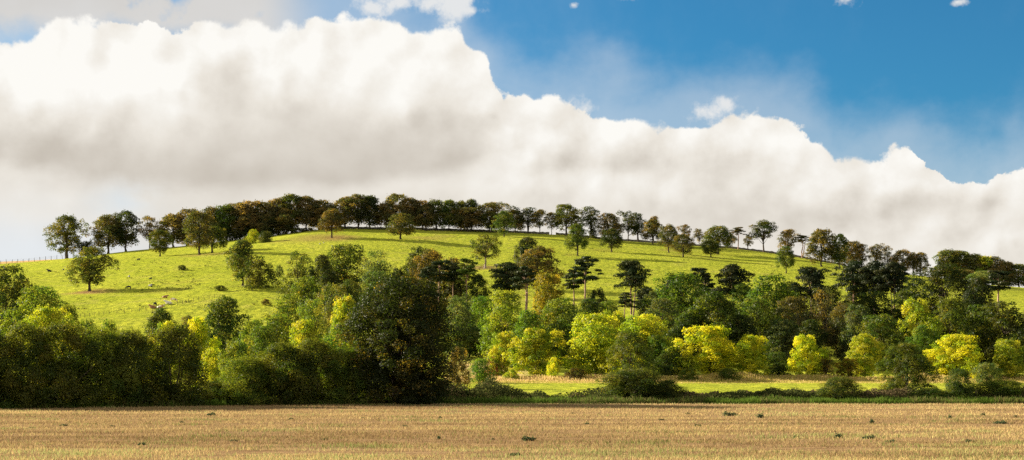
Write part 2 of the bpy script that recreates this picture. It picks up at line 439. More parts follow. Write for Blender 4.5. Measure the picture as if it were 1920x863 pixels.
# colours (leaf reflectance)
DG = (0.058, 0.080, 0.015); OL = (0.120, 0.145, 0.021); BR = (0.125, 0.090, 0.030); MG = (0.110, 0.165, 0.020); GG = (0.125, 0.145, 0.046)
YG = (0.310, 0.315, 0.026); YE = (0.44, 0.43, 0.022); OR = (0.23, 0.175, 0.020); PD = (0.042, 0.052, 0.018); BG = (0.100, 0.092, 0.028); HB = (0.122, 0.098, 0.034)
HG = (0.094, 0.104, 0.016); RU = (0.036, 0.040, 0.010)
def rows(group, Yd, rws, name='broadleaf_tree', cat='tree'):
    for r in rws:
        kind, px, top, w, c, label = r[:6]
        o = r[6] if len(r) > 6 else {}
        kw = dict(group=group, name=name, cat=cat); kw.update({k: v for k, v in o.items()})
        if 'base' not in kw and 'Y' not in kw: kw['Y'] = Yd
        plant(kind, px, top, w, c, label, **kw)

# --- trees standing along the crest, from the wire fence eastward
C = YC - 1
rows('trees along the crest', C, [
 ('oak', 125, 404, 78, OL, 'broad olive tree standing alone beside the crest wire fence', dict(Y=C - 2, turned=.15)),
 ('shrub', 164, 452, 34, DG, 'low dark bush between the fence end tree and the next pair', dict(Y=C, name='shrub', cat='shrub')),
 ('crest', 203, 402, 64, BG, 'first of two touching dark crest trees next to the lone fence tree', dict(turned=.12)),
 ('crest', 236, 396, 56, DG, 'second of two touching dark crest trees, taller and nearer the wood', dict(turned=.1)),
 ('airy', 281, 404, 52, HB, 'open brownish crest tree with sky through it, at the start of the wood', dict(turned=.2)),
 ('crest', 300, 431, 44, OL, 'small olive tree leaning before the wood edge with its trunk in grass', dict(base=481, turned=.15)),
 ('wood', 325, 402, 52, BG, 'low dark tree at the west tip of the crest wood', dict(turned=.1)),
 ('wood', 352, 391, 52, HB, 'brown tree in the rising west end of the crest wood', dict(turned=.3)),
 ('round', 374, 396, 62, HB, 'brown round tree before the wood with bare earth around its trunk', dict(base=478, turned=.3)),
 ('round', 398, 424, 54, BG, 'darker small tree touching the brown round one, trunk in the shade', dict(base=474, turned=.2)),
 ('wood', 400, 388, 50, BG, 'dark crown right behind the brown pair at the wood edge', dict(turned=.15)),
 ('wood', 425, 384, 52, MG, 'greenish crown in the wood above the dark scrub bank start', dict(turned=.1)),
 ('wood', 450, 380, 54, BG, 'dark wood tree above the conifer shaped shrub', dict(turned=.15)),
 ('wood', 473, 377, 50, HB, 'brown tinted wood tree above the yellowish crest shrub', dict(turned=.3)),
 ('wood', 498, 378, 48, BG, 'dark flat topped wood tree in the dip before the tall group', dict(turned=.1)),
 ('wood', 522, 371, 50, HB, 'brown wood tree at the start of the tallest crest group', dict(turned=.25)),
 ('wood', 547, 364, 54, OL, 'tallest olive crown of the wood above the scrub bank end', dict(turned=.2)),
 ('wood', 574, 368, 50, HB, 'brown crown next to the tallest olive crown', dict(turned=.3)),
 ('wood', 600, 375, 46, BG, 'dark crown behind the small lone brown tree, west side', dict(turned=.15)),
 ('wood', 468, 399, 46, HB, 'shorter brown tree in the front rank above the scrub bank', dict(Y=C - 5, turned=.3)),
 ('wood', 505, 400, 44, BG, 'shorter dark tree in the front rank above the scrub bank', dict(Y=C - 5, turned=.1)),
 ('crest', 537, 391, 50, BG, 'shorter spreading dark tree in front of the tallest olive crown', dict(Y=C - 5, turned=.2)),
 ('crest', 612, 387, 46, HB, 'rounded brown tree rising just behind the lone small brown tree', dict(Y=C - 4, turned=.3)),
 ('crest', 647, 371, 52, BG, 'dark spreading tree joining the tall group from the lone brown tree', dict(turned=.15)),
 ('crest', 672, 364, 54, BG, 'high dark spreading crown in the middle of the tall beech group', dict(turned=.12)),
 ('wood', 693, 367, 42, DG, 'dark tree ending the tall group at the notch of open sky', dict(turned=.1)),
 ('crest', 742, 363, 54, BG, 'high dark crown rising behind the dark brown lone tree', dict(turned=.2)),
 ('crest', 724, 382, 40, HB, 'lower brown tree at the east side of the sky notch', dict(Y=C - 3, turned=.3)),
 ('wood', 768, 371, 46, HB, 'brown wood tree beside the high crown past the sky notch', dict(turned=.3)),
 ('round', 798, 386, 44, BG, 'dark rounded tree before the wood, just east of the dark brown one', dict(Y=C - 4, turned=.15)),
 ('wood', 792, 376, 42, HB, 'brown crown behind the dark rounded tree past the dark brown one', dict(turned=.3)),
 ('wood', 818, 375, 40, OL, 'olive crown with thin trunks against the bright sky gap', dict(turned=.15)),
 ('wood', 842, 374, 38, MG, 'light green topped crown in the thin part of the wood', dict(turned=.1)),
 ('wood', 864, 377, 36, OL, 'small olive crown just before the pointed top', dict(turned=.2)),
 ('crest', 884, 373, 40, DG, 'dark pointed crown standing above its neighbours near the wood end', dict(turned=.1)),
 ('crest', 877, 390, 54, HB, 'broad brown tree in front of the dark pointed crown', dict(Y=C - 4, turned=.25)),
 ('crest', 922, 379, 52, BG, 'dark tree with a ragged top at the broken end of the wood', dict(turned=.15)),
 ('round', 918, 396, 42, OL, 'rounded olive tree before the ragged topped crown', dict(Y=C - 6, turned=.2)),
 ('crest', 945, 395, 36, (0.075, 0.095, 0.02), 'green tree with ivy trunk standing forward of the wood end', dict(base=444, turned=.08)),
 ('wood', 966, 394, 36, BG, 'low dark crown between the forward green tree and the open trees', dict(turned=.2)),
 ('airy', 990, 389, 54, DG, 'open dark tree with wide limbs showing bright sky at the wood end', dict(turned=.1)),
 ('airy', 1012, 393, 42, BG, 'second open dark tree beside the wide limbed one', dict(turned=.1)),
 ('airy', 1034, 398, 34, BG, 'thin almost bare tree before the great dome', dict(turned=.1)),
 ('round', 1062, 383, 60, OL, 'great dome shaped tree on the crest, its crown reaching low', dict(Y=C - 2, turned=.15)),
 ('airy', 1108, 386, 48, DG, 'tall dark irregular tree next to the great dome', dict(turned=.06)),
 ('shrub', 1112, 428, 22, DG, 'small dark bush at the foot of the tall irregular tree', dict(name='shrub', cat='shrub')),
 ('round', 1140, 400, 48, HB, 'brown rounded crest tree behind the dark egg shaped one', dict(Y=C - 3, turned=.35)),
 ('airy', 1178, 396, 54, DG, 'open crest tree on several bare stems against the sky', dict(turned=.06)),
 ('airy', 1196, 400, 44, DG, 'slender stemmed tree touching the open several stemmed one', dict(turned=.06)),
 ('round', 1224, 412, 38, BG, 'dark oval tree standing just below the wall past the open trees', dict(base=459, turned=.25)),
 ('airy', 1226, 405, 32, HB, 'thin brown top showing above the dark oval tree', dict(turned=.3)),
 ('round', 1254, 421, 42, HB, 'first of two reddish brown park trees, upright with pale foot', dict(base=474, turned=.35)),
 ('airy', 1284, 421, 32, HB, 'thin airy tree on the crest behind the two reddish brown park trees', dict(turned=.3)),
 ('round', 1281, 440, 46, HB, 'second reddish brown park tree, lower and leaning', dict(base=482, turned=.3)),
 ('airy', 1311, 429, 26, BG, 'thin tree with open top beside the olive dome tree', dict(turned=.15)),
 ('round', 1346, 423, 62, OL, 'big olive dome tree low on the open crest slope', dict(base=477, turned=.25)),
 ('round', 1333, 451, 38, BG, 'small dark tree tucked before the big olive dome', dict(base=482, turned=.2)),
 ('airy', 1373, 433, 24, HB, 'small brown tree against the sky right after the olive dome', dict(turned=.25)),
 ('pine', 1384, 426, 28, BG, 'narrow layered tree against the sky after the small brown one', dict(turned=.1)),
 ('airy', 1402, 440, 22, BG, 'smallest thin tree on the skyline before the umbrella tree', dict(turned=.1)),
 ('umbrella', 1432, 414, 56, DG, 'tall umbrella crowned tree with a bare forked trunk on the skyline', dict(turned=.1)),
 ('airy', 1477, 430, 46, HB, 'brown layered tree just past the umbrella crowned tree', dict(turned=.3)),
 ('pine', 1504, 441, 28, BG, 'narrow dark pine shaped tree between two brown skyline trees', dict(turned=.05)),
 ('round', 1474, 462, 36, MG, 'green park tree with a visible trunk below the brown layered tree', dict(base=513, turned=.1)),
 ('wood', 1540, 430, 58, HB, 'large brown tree with a cap shaped top on the descending crest', dict(base=500, turned=.3)),
 ('crest', 1574, 439, 46, BG, 'dark brown tree with bare trunk beside the cap topped one', dict(base=503, turned=.2)),
 ('wood', 1596, 452, 36, HB, 'lower brown crown behind the first pine tops', dict(turned=.3)),
 ('airy', 1616, 457, 34, HB, 'ragged brown skyline tree above the dense pine group', dict(turned=.3)),
 ('airy', 1643, 457, 34, BG, 'dark branching skyline tree above the dense pine group', dict(turned=.15)),
 ('airy', 1664, 462, 30, BG, 'slim skyline tree next to the dark branching one', dict(turned=.15)),
 ('round', 1693, 468, 40, HB, 'isolated brown dome on the skyline past the pine group', dict(turned=.35)),
 ('airy', 1712, 473, 24, HB, 'pale thin tree between two skyline domes', dict(turned=.3)),
 ('round', 1726, 473, 28, BG, 'small dark dome ending the skyline row before the gap', dict(turned=.2)),
 ('wood', 1775, 468, 46, OL, 'first olive tree of the far wood after the skyline gap', dict(turned=.2)),
 ('wood', 1800, 470, 46, OL, 'tallest rounded olive tree of the far wood', dict(turned=.15)),
 ('wood', 1822, 476, 40, BG, 'dark crown of the far wood beside the tallest olive one', dict(turned=.1)),
 ('wood', 1842, 480, 36, YG, 'light green crown in the far wood', dict(turned=.05)),
 ('wood', 1862, 481, 44, HB, 'brown broad crown in the far wood', dict(turned=.3)),
 ('wood', 1887, 490, 36, HB, 'lower brown crown on the falling end of the far wood', dict(turned=.3)),
 ('wood', 1910, 495, 40, OL, 'last olive crown of the far wood behind the dark pine', dict(turned=.2)),
 ('wood', 1936, 499, 40, BG, 'dark tree cut by the photo edge in the far wood', dict(turned=.2)),
 ('crest', 1800, 505, 56, HB, 'low brown tree in front of the tallest olive far tree', dict(Y=C - 60, turned=.45)),
 ('bank', 1845, 508, 60, GG, 'grey green tree filling the front of the far wood', dict(Y=C - 90, turned=.15)),
])
rows('scrub along the crest', C, [
 ('shrub', 432, 428, 40, DG, 'dark scrub mound at the foot of the wood behind the brown pair', dict(Y=C - 6)),
 ('shrub', 462, 425, 44, DG, 'dark scrub mound between yellowish shrub and wood', dict(Y=C - 6)),
 ('shrub', 500, 423, 46, DG, 'dark scrub mound above the conifer shaped shrub', dict(Y=C - 6)),
 ('shrub', 535, 425, 44, BG, 'brownish scrub mound in the middle of the bank', dict(Y=C - 5, turned=.2)),
 ('shrub', 560, 427, 34, OL, 'olive scrub mound near the open grass', dict(Y=C - 8)),
 ('shrub', 577, 427, 30, BG, 'last rounded scrub mound where the open grass begins', dict(Y=C - 6, turned=.2)),
 ('shrub', 475, 430, 26, YG, 'yellowish upright shrub above the big dark park tree', dict(base=457, turned=.2)),
 ('shrub', 498, 433, 38, DG, 'conifer shaped dark shrub beside the yellowish one', dict(base=455)),
 ('shrub', 460, 443, 20, OL, 'small olive shrub below the yellowish upright one', dict(base=458)),
], 'shrub', 'shrub')

# --- lone trees and bushes on the pasture
rows('trees on the open pasture', 400, [
 ('round', 622, 391, 48, BR, 'small lone brown tree on bare earth below the crest wood', dict(base=446, turned=.4)),
 ('round', 751, 400, 54, HB, 'dark brown lone tree with clean trunk casting a long shadow', dict(base=449, turned=.35)),
 ('round', 1083, 420, 42, MG, 'upright green park tree with a pale foot below the great dome', dict(base=480, turned=.08)),
 ('round', 1147, 429, 44, DG, 'dark green egg shaped park tree on a short trunk', dict(base=473)),
 ('lone', 910, 440, 56, OL, 'lone yellowish green tree with pale trunk inside a rail fence', dict(base=503, turned=.15)),
 ('oak', 168, 463, 82, OL, 'lone dark tree on bare earth with cattle beside its shadow', dict(base=546, turned=.18)),
 ('crest', 455, 449, 76, BG, 'big dark brown park tree with trunk showing, touching a round bush tree', dict(base=536, turned=.25, rot=1.0)),
])
rows('bushes on the open pasture', 400, [
 ('shrub', 485, 486, 70, OL, 'round bush like tree clothed to the ground beside the big park tree', dict(base=542, turned=.1)),
 ('shrub', 342, 497, 18, DG, 'small dark bush in the rough tussocky grass', dict(base=507)),
 ('shrub', 414, 535, 26, DG, 'dark flat bush on the track below the big park tree', dict(base=546)),
 ('shrub', 499, 560, 18, BR, 'small brownish bush at the corner of bright grass', dict(base=573, turned=.3)),
 ('shrub', 524, 497, 16, GG, 'grey green bush squeezed between round bush and olive tree', dict(base=520)),
], 'shrub', 'shrub')

# --- the wooded belt across the foot of the hill
rows('trees of the wooded belt', 300, [
 ('bank', 12, 498, 100, BG, 'dark spreading tree at the photo edge below the crest fence', dict(Y=250, turned=.12)),
 ('bank', 68, 538, 112, OL, 'olive layered tree below the dark edge tree', dict(Y=215, turned=.25)),
 ('yellow', 92, 576, 110, YG, 'sunlit yellow green tree rising behind the hedge end', dict(Y=160, turned=.25)),
 ('bank', 128, 572, 60, OL, 'olive crown between the sunlit tree and the low fence', dict(Y=185, turned=.2)),
 ('shrub', 168, 599, 34, DG, 'small dark round tree behind the hedge near the low fence', dict(Y=180)),
 ('shrub', 205, 600, 60, OL, 'feathery olive growth topping the hedge below the low fence', dict(Y=125, turned=.1)),
 ('bank', 298, 578, 66, BG, 'dark olive tree just below the lying cattle', dict(Y=205, turned=.15)),
 ('bank', 352, 592, 46, HB, 'brown low tree between the dark olive and the dark green ones', dict(Y=200, turned=.3)),
 ('bank', 420, 557, 94, DG, 'dark green tree with bright tips before the sunny meadow', dict(Y=190, turned=.03)),
 ('yellow', 375, 596, 66, YE, 'small yellow sunlit tree before the dark green one', dict(Y=150, turned=.1)),
 ('yellow', 312, 603, 56, YG, 'yellow green bushy tree above the middle of the hedge', dict(Y=150, turned=.25)),
 ('bank', 472, 602, 70, OL, 'olive tree right of the dark green one, low', dict(Y=165, turned=.15)),
 ('feather', 558, 472, 78, OL, 'open olive tree in front of the big dark hillside tree', dict(Y=330, turned=.15)),
 ('bank', 642, 459, 92, BG, 'big dark hillside tree with a broad dome', dict(Y=335, turned=.2)),
 ('bank', 606, 478, 44, DG, 'dark side crown leaning on the big dark hillside tree', dict(Y=325)),
 ('feather', 706, 470, 72, GG, 'pale airy tree between the big dark tree and the brown clump', dict(Y=325, turned=.1)),
 ('bank', 700, 510, 84, GG, 'grey green tree behind the top of the great foreground tree', dict(Y=290, turned=.1)),
 ('shrub', 745, 500, 46, DG, 'dark rounded bush tree below the pale airy one', dict(Y=320)),
 ('bank', 575, 520, 90, OL, 'olive tree lower down in front of the open olive one', dict(Y=265, turned=.2)),
 ('feather', 622, 530, 70, (0.15, 0.14, 0.035), 'brownish twiggy tree below the big dark hillside tree', dict(Y=255, turned=.25)),
 ('bank', 655, 525, 60, BG, 'dark tree in the shade under the big hillside tree', dict(Y=270, turned=.15)),
 ('bank', 540, 552, 80, (0.16, 0.18, 0.03), 'olive tree bordering the bright meadow corner', dict(Y=230, turned=.2)),
 ('feather', 590, 560, 90, (0.19, 0.20, 0.035), 'twiggy yellowish tree in the middle of the lower thicket', dict(Y=205, turned=.3)),
 ('yellow', 648, 556, 74, YG, 'yellowish tree close against the great foreground tree', dict(Y=195, turned=.35)),
 ('bank', 520, 590, 90, (0.17, 0.19, 0.03), 'olive tree with lit top at the meadow foot', dict(Y=170, turned=.2)),
 ('yellow', 575, 600, 90, YG, 'light green tree in front of the twiggy yellowish one', dict(Y=150, turned=.2)),
 ('bank', 638, 606, 70, MG, 'mid green tree beside the foot of the great foreground tree', dict(Y=140, turned=.1)),
 ('bank', 490, 612, 70, OL, 'olive bushy tree above the second hedge', dict(Y=140, turned=.2)),
 ('bank', 783, 464, 62, DG, 'dark green crown at the back of the brown clump', dict(Y=335)),
 ('bank', 806, 468, 80, BR, 'large brown crowned tree over pale trunks', dict(Y=318, turned=.4)),
 ('wood', 848, 484, 62, HB, 'dark brown crown beside the large brown one over pine trunks', dict(Y=312, turned=.3)),
 ('dark', 896, 515, 62, DG, 'dark dense bush tree behind the slim pine', dict(Y=300)),
 ('round', 988, 444, 54, DG, 'dark green rounded tree behind the brown hump', dict(Y=395)),
 ('round', 1006, 462, 92, BR, 'large brown and olive hump shaped tree on the slope', dict(Y=375, turned=.3)),
 ('yellow', 1027, 513, 82, OR, 'orange leaved tree among greens in the belt', dict(Y=265, turned=.3)),
 ('bank', 858, 556, 66, GG, 'grey green tree beside the great foreground tree, shade beneath', dict(Y=235, turned=.05)),
 ('bank', 902, 556, 58, MG, 'green upright tree with bright lit side above the pale field patch', dict(Y=240, turned=.1)),
 ('bank', 945, 545, 84, (0.18, 0.21, 0.025), 'bright green tree in front of the umbrella pine', dict(Y=225, turned=.12)),
 ('bank', 992, 582, 64, MG, 'mid green tree below the orange one', dict(Y=215, turned=.15)),
 ('bank', 1052, 560, 104, OL, 'broad olive tree between the orange tree and the big yellow green one', dict(Y=228, turned=.2)),
 ('bank', 1105, 560, 70, DG, 'dark green tree under the layered pine', dict(Y=245)),
 ('bank', 1140, 565, 64, OL, 'olive undergrowth tree between two pines', dict(Y=255, turned=.1)),
 ('bank', 1278, 512, 104, MG, 'tall bright green tree between the twin pine and slope pines', dict(Y=265, turned=.12)),
 ('bank', 1240, 560, 70, GG, 'grey green tree at the foot of the twin pine', dict(Y=245, turned=.05)),
 ('bank', 1345, 548, 110, OL, 'broad olive green tree before the slope pines', dict(Y=225, turned=.15)),
 ('bank', 1290, 590, 84, DG, 'dark tree above the wide yellow tree', dict(Y=225)),
 ('bank', 1392, 590, 70, DG, 'dark tree above the narrow yellow tree', dict(Y=222)),
 ('bank', 1440, 516, 104, MG, 'big green tree reaching highest past the round pine', dict(Y=250, turned=.1)),
 ('bank', 1420, 560, 80, OL, 'olive tree in front of the highest green one', dict(Y=232, turned=.15)),
 ('bank', 1490, 556, 84, BG, 'dark olive tree under the black pine', dict(Y=235, turned=.15)),
 ('bank', 1470, 600, 84, GG, 'grey green tree low between two narrow yellow trees', dict(Y=218, turned=.05)),
 ('feather', 1548, 540, 66, HB, 'withered brown tree with its bare trunk showing', dict(Y=238, turned=.6)),
 ('bank', 1520, 600, 60, DG, 'dark tree at the foot of the withered one', dict(Y=225)),
 ('bank', 1585, 570, 70, BG, 'dark olive tree on the pine group side of the withered one', dict(Y=228, turned=.1)),
 ('bank', 1610, 572, 70, GG, 'grey green tree below the pine trunks', dict(Y=222, turned=.1)),
 ('bank', 1655, 590, 84, OL, 'olive tree in front of the pine trunks', dict(Y=215, turned=.2)),
 ('dark', 1770, 498, 150, (0.050, 0.062, 0.012), 'wide dark green tree with many yellowish tips', dict(Y=270, turned=.15)),
 ('dark', 1835, 520, 84, (0.044, 0.055, 0.012), 'dark lower half crown joining the wide dark tree', dict(Y=262, turned=.1)),
 ('yellow', 1722, 560, 84, YG, 'tall yellow green tree under the wide dark tree', dict(Y=222, turned=.25)),
 ('bank', 1780, 560, 84, OL, 'grey olive tree beside the tall yellow green one', dict(Y=228, turned=.1)),
 ('bank', 1840, 572, 80, OL, 'olive tree with warm lit side behind the golden one', dict(Y=224, turned=.25)),
 ('bank', 1884, 566, 100, HG, 'dark green tree filling the belt below the edge pine', dict(Y=218, turned=.05)),
 ('bank', 1730, 610, 60, MG, 'mid green tree between olive and golden trees', dict(Y=205, turned=.15)),
 ('bank', 1935, 580, 60, HB, 'brownish green tree cut by the photo edge in the belt', dict(Y=222, turned=.3)),
 ('bank', 1695, 600, 56, DG, 'dark tree deep in shade between pine trunks and yellow green tree', dict(Y=225)),
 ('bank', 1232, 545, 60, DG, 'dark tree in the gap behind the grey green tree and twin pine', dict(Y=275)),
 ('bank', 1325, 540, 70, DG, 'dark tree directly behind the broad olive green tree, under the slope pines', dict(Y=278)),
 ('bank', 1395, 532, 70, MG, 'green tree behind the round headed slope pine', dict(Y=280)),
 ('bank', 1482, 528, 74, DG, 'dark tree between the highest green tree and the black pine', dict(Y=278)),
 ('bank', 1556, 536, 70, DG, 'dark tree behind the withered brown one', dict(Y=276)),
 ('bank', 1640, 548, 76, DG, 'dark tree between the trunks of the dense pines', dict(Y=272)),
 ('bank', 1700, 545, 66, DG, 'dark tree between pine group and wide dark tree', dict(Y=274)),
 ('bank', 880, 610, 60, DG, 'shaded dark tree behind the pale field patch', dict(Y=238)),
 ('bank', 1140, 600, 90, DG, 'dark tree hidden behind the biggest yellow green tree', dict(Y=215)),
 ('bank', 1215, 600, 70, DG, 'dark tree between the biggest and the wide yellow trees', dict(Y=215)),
])
PT = dict(name='pine_tree', cat='pine tree')
rows('pines of the wooded belt', 300, [
 ('pine', 802, 500, 44, PD, 'short pine with two pale stems beside the great foreground tree', dict(Y=300)),
 ('pine', 824, 488, 56, PD, 'leaning pine with the palest trunk under the brown crown', dict(Y=305)),
 ('pine', 850, 492, 44, PD, 'straight pine under the dark brown crown', dict(Y=305)),
 ('pine', 875, 485, 48, OL, 'slim pine with open top and one bent dead branch', dict(Y=300)),
 ('pinedense', 953, 492, 72, PD, 'umbrella shaped pine with dark ivy clad trunk', dict(Y=300)),
 ('pine', 986, 500, 54, PD, 'pine with thin pale trunk in front of the brown hump', dict(Y=290)),
 ('pine', 1097, 481, 62, PD, 'tall layered pine with flat plates of needles', dict(Y=295)),
 ('pine', 1076, 506, 44, PD, 'shorter pine beside the tall layered one', dict(Y=300)),
 ('shrub', 1120, 540, 50, PD, 'dark needle bush under the tall layered pine', dict(Y=300, name='shrub', cat='shrub')),
 ('pinedense', 1184, 488, 66, PD, 'twin trunked pine alone against bright pasture', dict(Y=300)),
 ('pine', 1172, 548, 40, PD, 'low dark pine at the foot of the twin trunked one', dict(Y=275)),
 ('pinedense', 1208, 540, 42, PD, 'small dense pine on the far side of the twin trunked one', dict(Y=280)),
 ('pinedense', 1262, 516, 40, PD, 'dark pine top hidden behind the tall bright green tree', dict(Y=290)),
 ('pine', 1310, 502, 46, PD, 'first slope pine with thick pale trunk', dict(Y=285)),
 ('pine', 1322, 512, 36, PD, 'thinner slope pine leaning on the first', dict(Y=290)),
 ('pinedense', 1374, 495, 66, PD, 'round headed slope pine with tall bare trunk', dict(Y=285)),
 ('pinedense', 1344, 540, 40, PD, 'low dark pine under the round headed one', dict(Y=270)),
 ('pinedense', 1521, 500, 70, PD, 'black spreading pine with drooping arms on its own', dict(Y=275)),
 ('pinedense', 1600, 488, 74, PD, 'dense pine, first and broadest of the dark group', dict(Y=290)),
 ('pinedense', 1640, 490, 66, PD, 'dense pine with straight brown trunk in the middle of the dark group', dict(Y=286)),
 ('pinedense', 1676, 492, 56, PD, 'dense pine on leaning trunk ending the dark group', dict(Y=283)),
 ('pine', 1692, 500, 40, PD, 'thin trunked pine behind the leaning one', dict(Y=292)),
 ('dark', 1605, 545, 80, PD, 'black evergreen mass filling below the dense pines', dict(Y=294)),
 ('pine', 1872, 507, 60, PD, 'solitary pine with pale trunk before the far wood', dict(Y=300)),
], **PT)

# --- the sunlit yellow row behind the meadow strip
rows('yellowing trees behind the meadow', 190, [
 ('yellow', 946, 622, 56, YG, 'small yellow green tree beside the pale field patch', dict(Y=195, turned=.3)),
 ('yellow', 1005, 616, 104, YG, 'rounded yellow green tree with a dark shaded base', dict(Y=188, turned=.15)),
 ('yellow', 1037, 670, 30, YE, 'tiny bright yellow sapling between two yellow green trees', dict(Y=182)),
 ('yellow', 1118, 590, 146, (0.36, 0.37, 0.028), 'biggest bright yellow green tree, its left flank fully lit', dict(Y=186, turned=.12)),
 ('yellow', 1152, 584, 112, YG, 'high domed top joined to the biggest yellow green tree', dict(Y=198, turned=.1)),
 ('yellow', 1206, 590, 112, (0.35, 0.36, 0.028), 'second domed yellow green tree above the dark near tree', dict(Y=194, turned=.2)),
 ('yellow', 1232, 628, 60, MG, 'green tree between the domed tops and the wide yellow one', dict(Y=190, turned=.25)),
 ('yellow', 1330, 611, 120, YE, 'wide bright yellow tree with dark hollow underneath', dict(Y=186, turned=.15)),
 ('yellow', 1412, 629, 78, YE, 'narrow yellow tree beside the wide yellow one', dict(Y=184, turned=.1)),
 ('yellow', 1514, 628, 72, YE, 'slim light yellow tree standing by itself', dict(Y=184)),
 ('yellow', 1622, 626, 72, YG, 'pale yellow green tree behind the orange tinted sapling', dict(Y=190, turned=.15)),
 ('yellow', 1590, 672, 46, OR, 'orange tinted sapling under the pale yellow green tree', dict(Y=182, turned=.3)),
 ('yellow', 1788, 627, 114, YE, 'golden yellow tree, brightest of all, with an orange crown edge', dict(Y=184, turned=.2)),
 ('yellow', 1890, 637, 76, YG, 'yellow tinged tree close to the photo edge', dict(Y=182, turned=.3)),
 ('bank', 1260, 650, 60, DG, 'dark green tree between the domed tops and wide yellow tree, low', dict(Y=186)),
 ('bank', 1460, 660, 50, DG, 'dark bush tree between narrow yellow and slim yellow trees', dict(Y=188)),
 ('feather', 1548, 660, 44, BR, 'brown twiggy bush tree beside the slim light yellow tree', dict(Y=184, turned=.5)),
])
rows('shrubs behind the meadow', 180, [
 ('shrub', 902, 672, 54, MG, 'green round shrub before the pale field patch', dict(Y=172, turned=.1)),
 ('shrub', 858, 650, 50, BR, 'orange brown shrub beside the great foreground tree', dict(Y=150, turned=.4)),
 ('shrub', 925, 668, 36, (0.26, 0.10, 0.05), 'reddish shrub in the pale field patch', dict(Y=195, turned=.2)),
 ('shrub', 1290, 690, 40, OL, 'olive shrub under the wide yellow tree', dict(Y=178, turned=.3)),
 ('shrub', 1365, 690, 50, OL, 'olive shrub between wide and narrow yellow trees', dict(Y=178, turned=.2)),
 ('shrub', 1850, 680, 60, GG, 'grey green shrub under the golden yellow tree', dict(Y=172, turned=.2)),
 ('shrub', 960, 690, 30, YG, 'yellowish small shrub at the foot of the rounded yellow green tree', dict(Y=180, turned=.2)),
 ('shrub', 1080, 690, 44, BR, 'brown shrub at the foot of the biggest yellow green tree', dict(Y=180, turned=.4)),
], 'shrub', 'shrub')

# --- hedge at the edge of the stubble
rows('bushes of the field hedge', 95, [
 ('bush', -28, 606, 120, HG, 'hedge bush cut by the photo edge above the rough corner', dict(Y=90, turned=.1)),
 ('bush', 48, 604, 128, HG, 'tall hedge bush below the sunlit yellow green tree', dict(Y=91.5, turned=.12)),
 ('bush', 118, 602, 120, HG, 'hedge bush with an orange tinged top', dict(Y=92.5, turned=.3)),
 ('bush', 188, 612, 116, OL, 'olive hedge bush below the low wire fence', dict(Y=94, turned=.1)),
 ('bush', 250, 618, 106, HG, 'darker hedge bush in the middle of the long hedge', dict(Y=95, turned=.08)),
 ('bush', 322, 608, 118, HG, 'last tall hedge bush before the bright gap', dict(Y=96.5, turned=.2)),
 ('shrub', 398, 652, 64, YG, 'pale sunlit shrub seen through the hedge gap', dict(Y=125, turned=.2)),
 ('shrub', 445, 640, 70, OL, 'olive sunlit shrub behind the second hedge', dict(Y=122, turned=.15)),
 ('bush', 400, 714, 60, BG, 'low brownish bush in the hedge gap', dict(Y=98.5, turned=.25)),
 ('bush', 462, 668, 100, OL, 'sloping hedge bush at the start of the second hedge', dict(Y=99, turned=.12)),
 ('bush', 526, 642, 116, HG, 'twiggy hedge bush in the middle of the second hedge', dict(Y=100, turned=.12)),
 ('bush', 590, 634, 110, HG, 'high hedge bush of the second hedge', dict(Y=100.8, turned=.08)),
 ('bush', 646, 650, 90, OL, 'olive hedge bush against the great foreground tree', dict(Y=101, turned=.03)),
 ('bush', 1192, 690, 120, BG, 'brown and black bush under the dark near tree', dict(Y=106, turned=.2)),
 ('bush', 1250, 712, 60, BG, 'low bush trailing from the dark near tree', dict(Y=106, turned=.2)),
 ('bush', 1575, 706, 86, BG, 'low rounded dark bush at the field edge under the orange sapling', dict(Y=106, turned=.12)),
 ('bush', 1798, 690, 50, DG, 'black upright bush before the golden yellow tree', dict(Y=106)),
 ('bush', 1880, 712, 100, OL, 'low olive bush at the field edge near the photo edge', dict(Y=107, turned=.15)),
 ('bush', 1745, 728, 80, DG, 'lowest dark bush at the field edge beside the dark green near tree', dict(Y=106, turned=.1)),
], 'bush', 'bush')
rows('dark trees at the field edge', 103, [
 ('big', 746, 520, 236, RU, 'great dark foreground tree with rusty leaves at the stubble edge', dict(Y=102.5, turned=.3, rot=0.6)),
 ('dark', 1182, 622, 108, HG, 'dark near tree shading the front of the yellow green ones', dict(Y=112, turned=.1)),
 ('dark', 1700, 644, 104, HG, 'dark green near tree between the orange sapling and golden tree', dict(Y=110, turned=.06)),
])


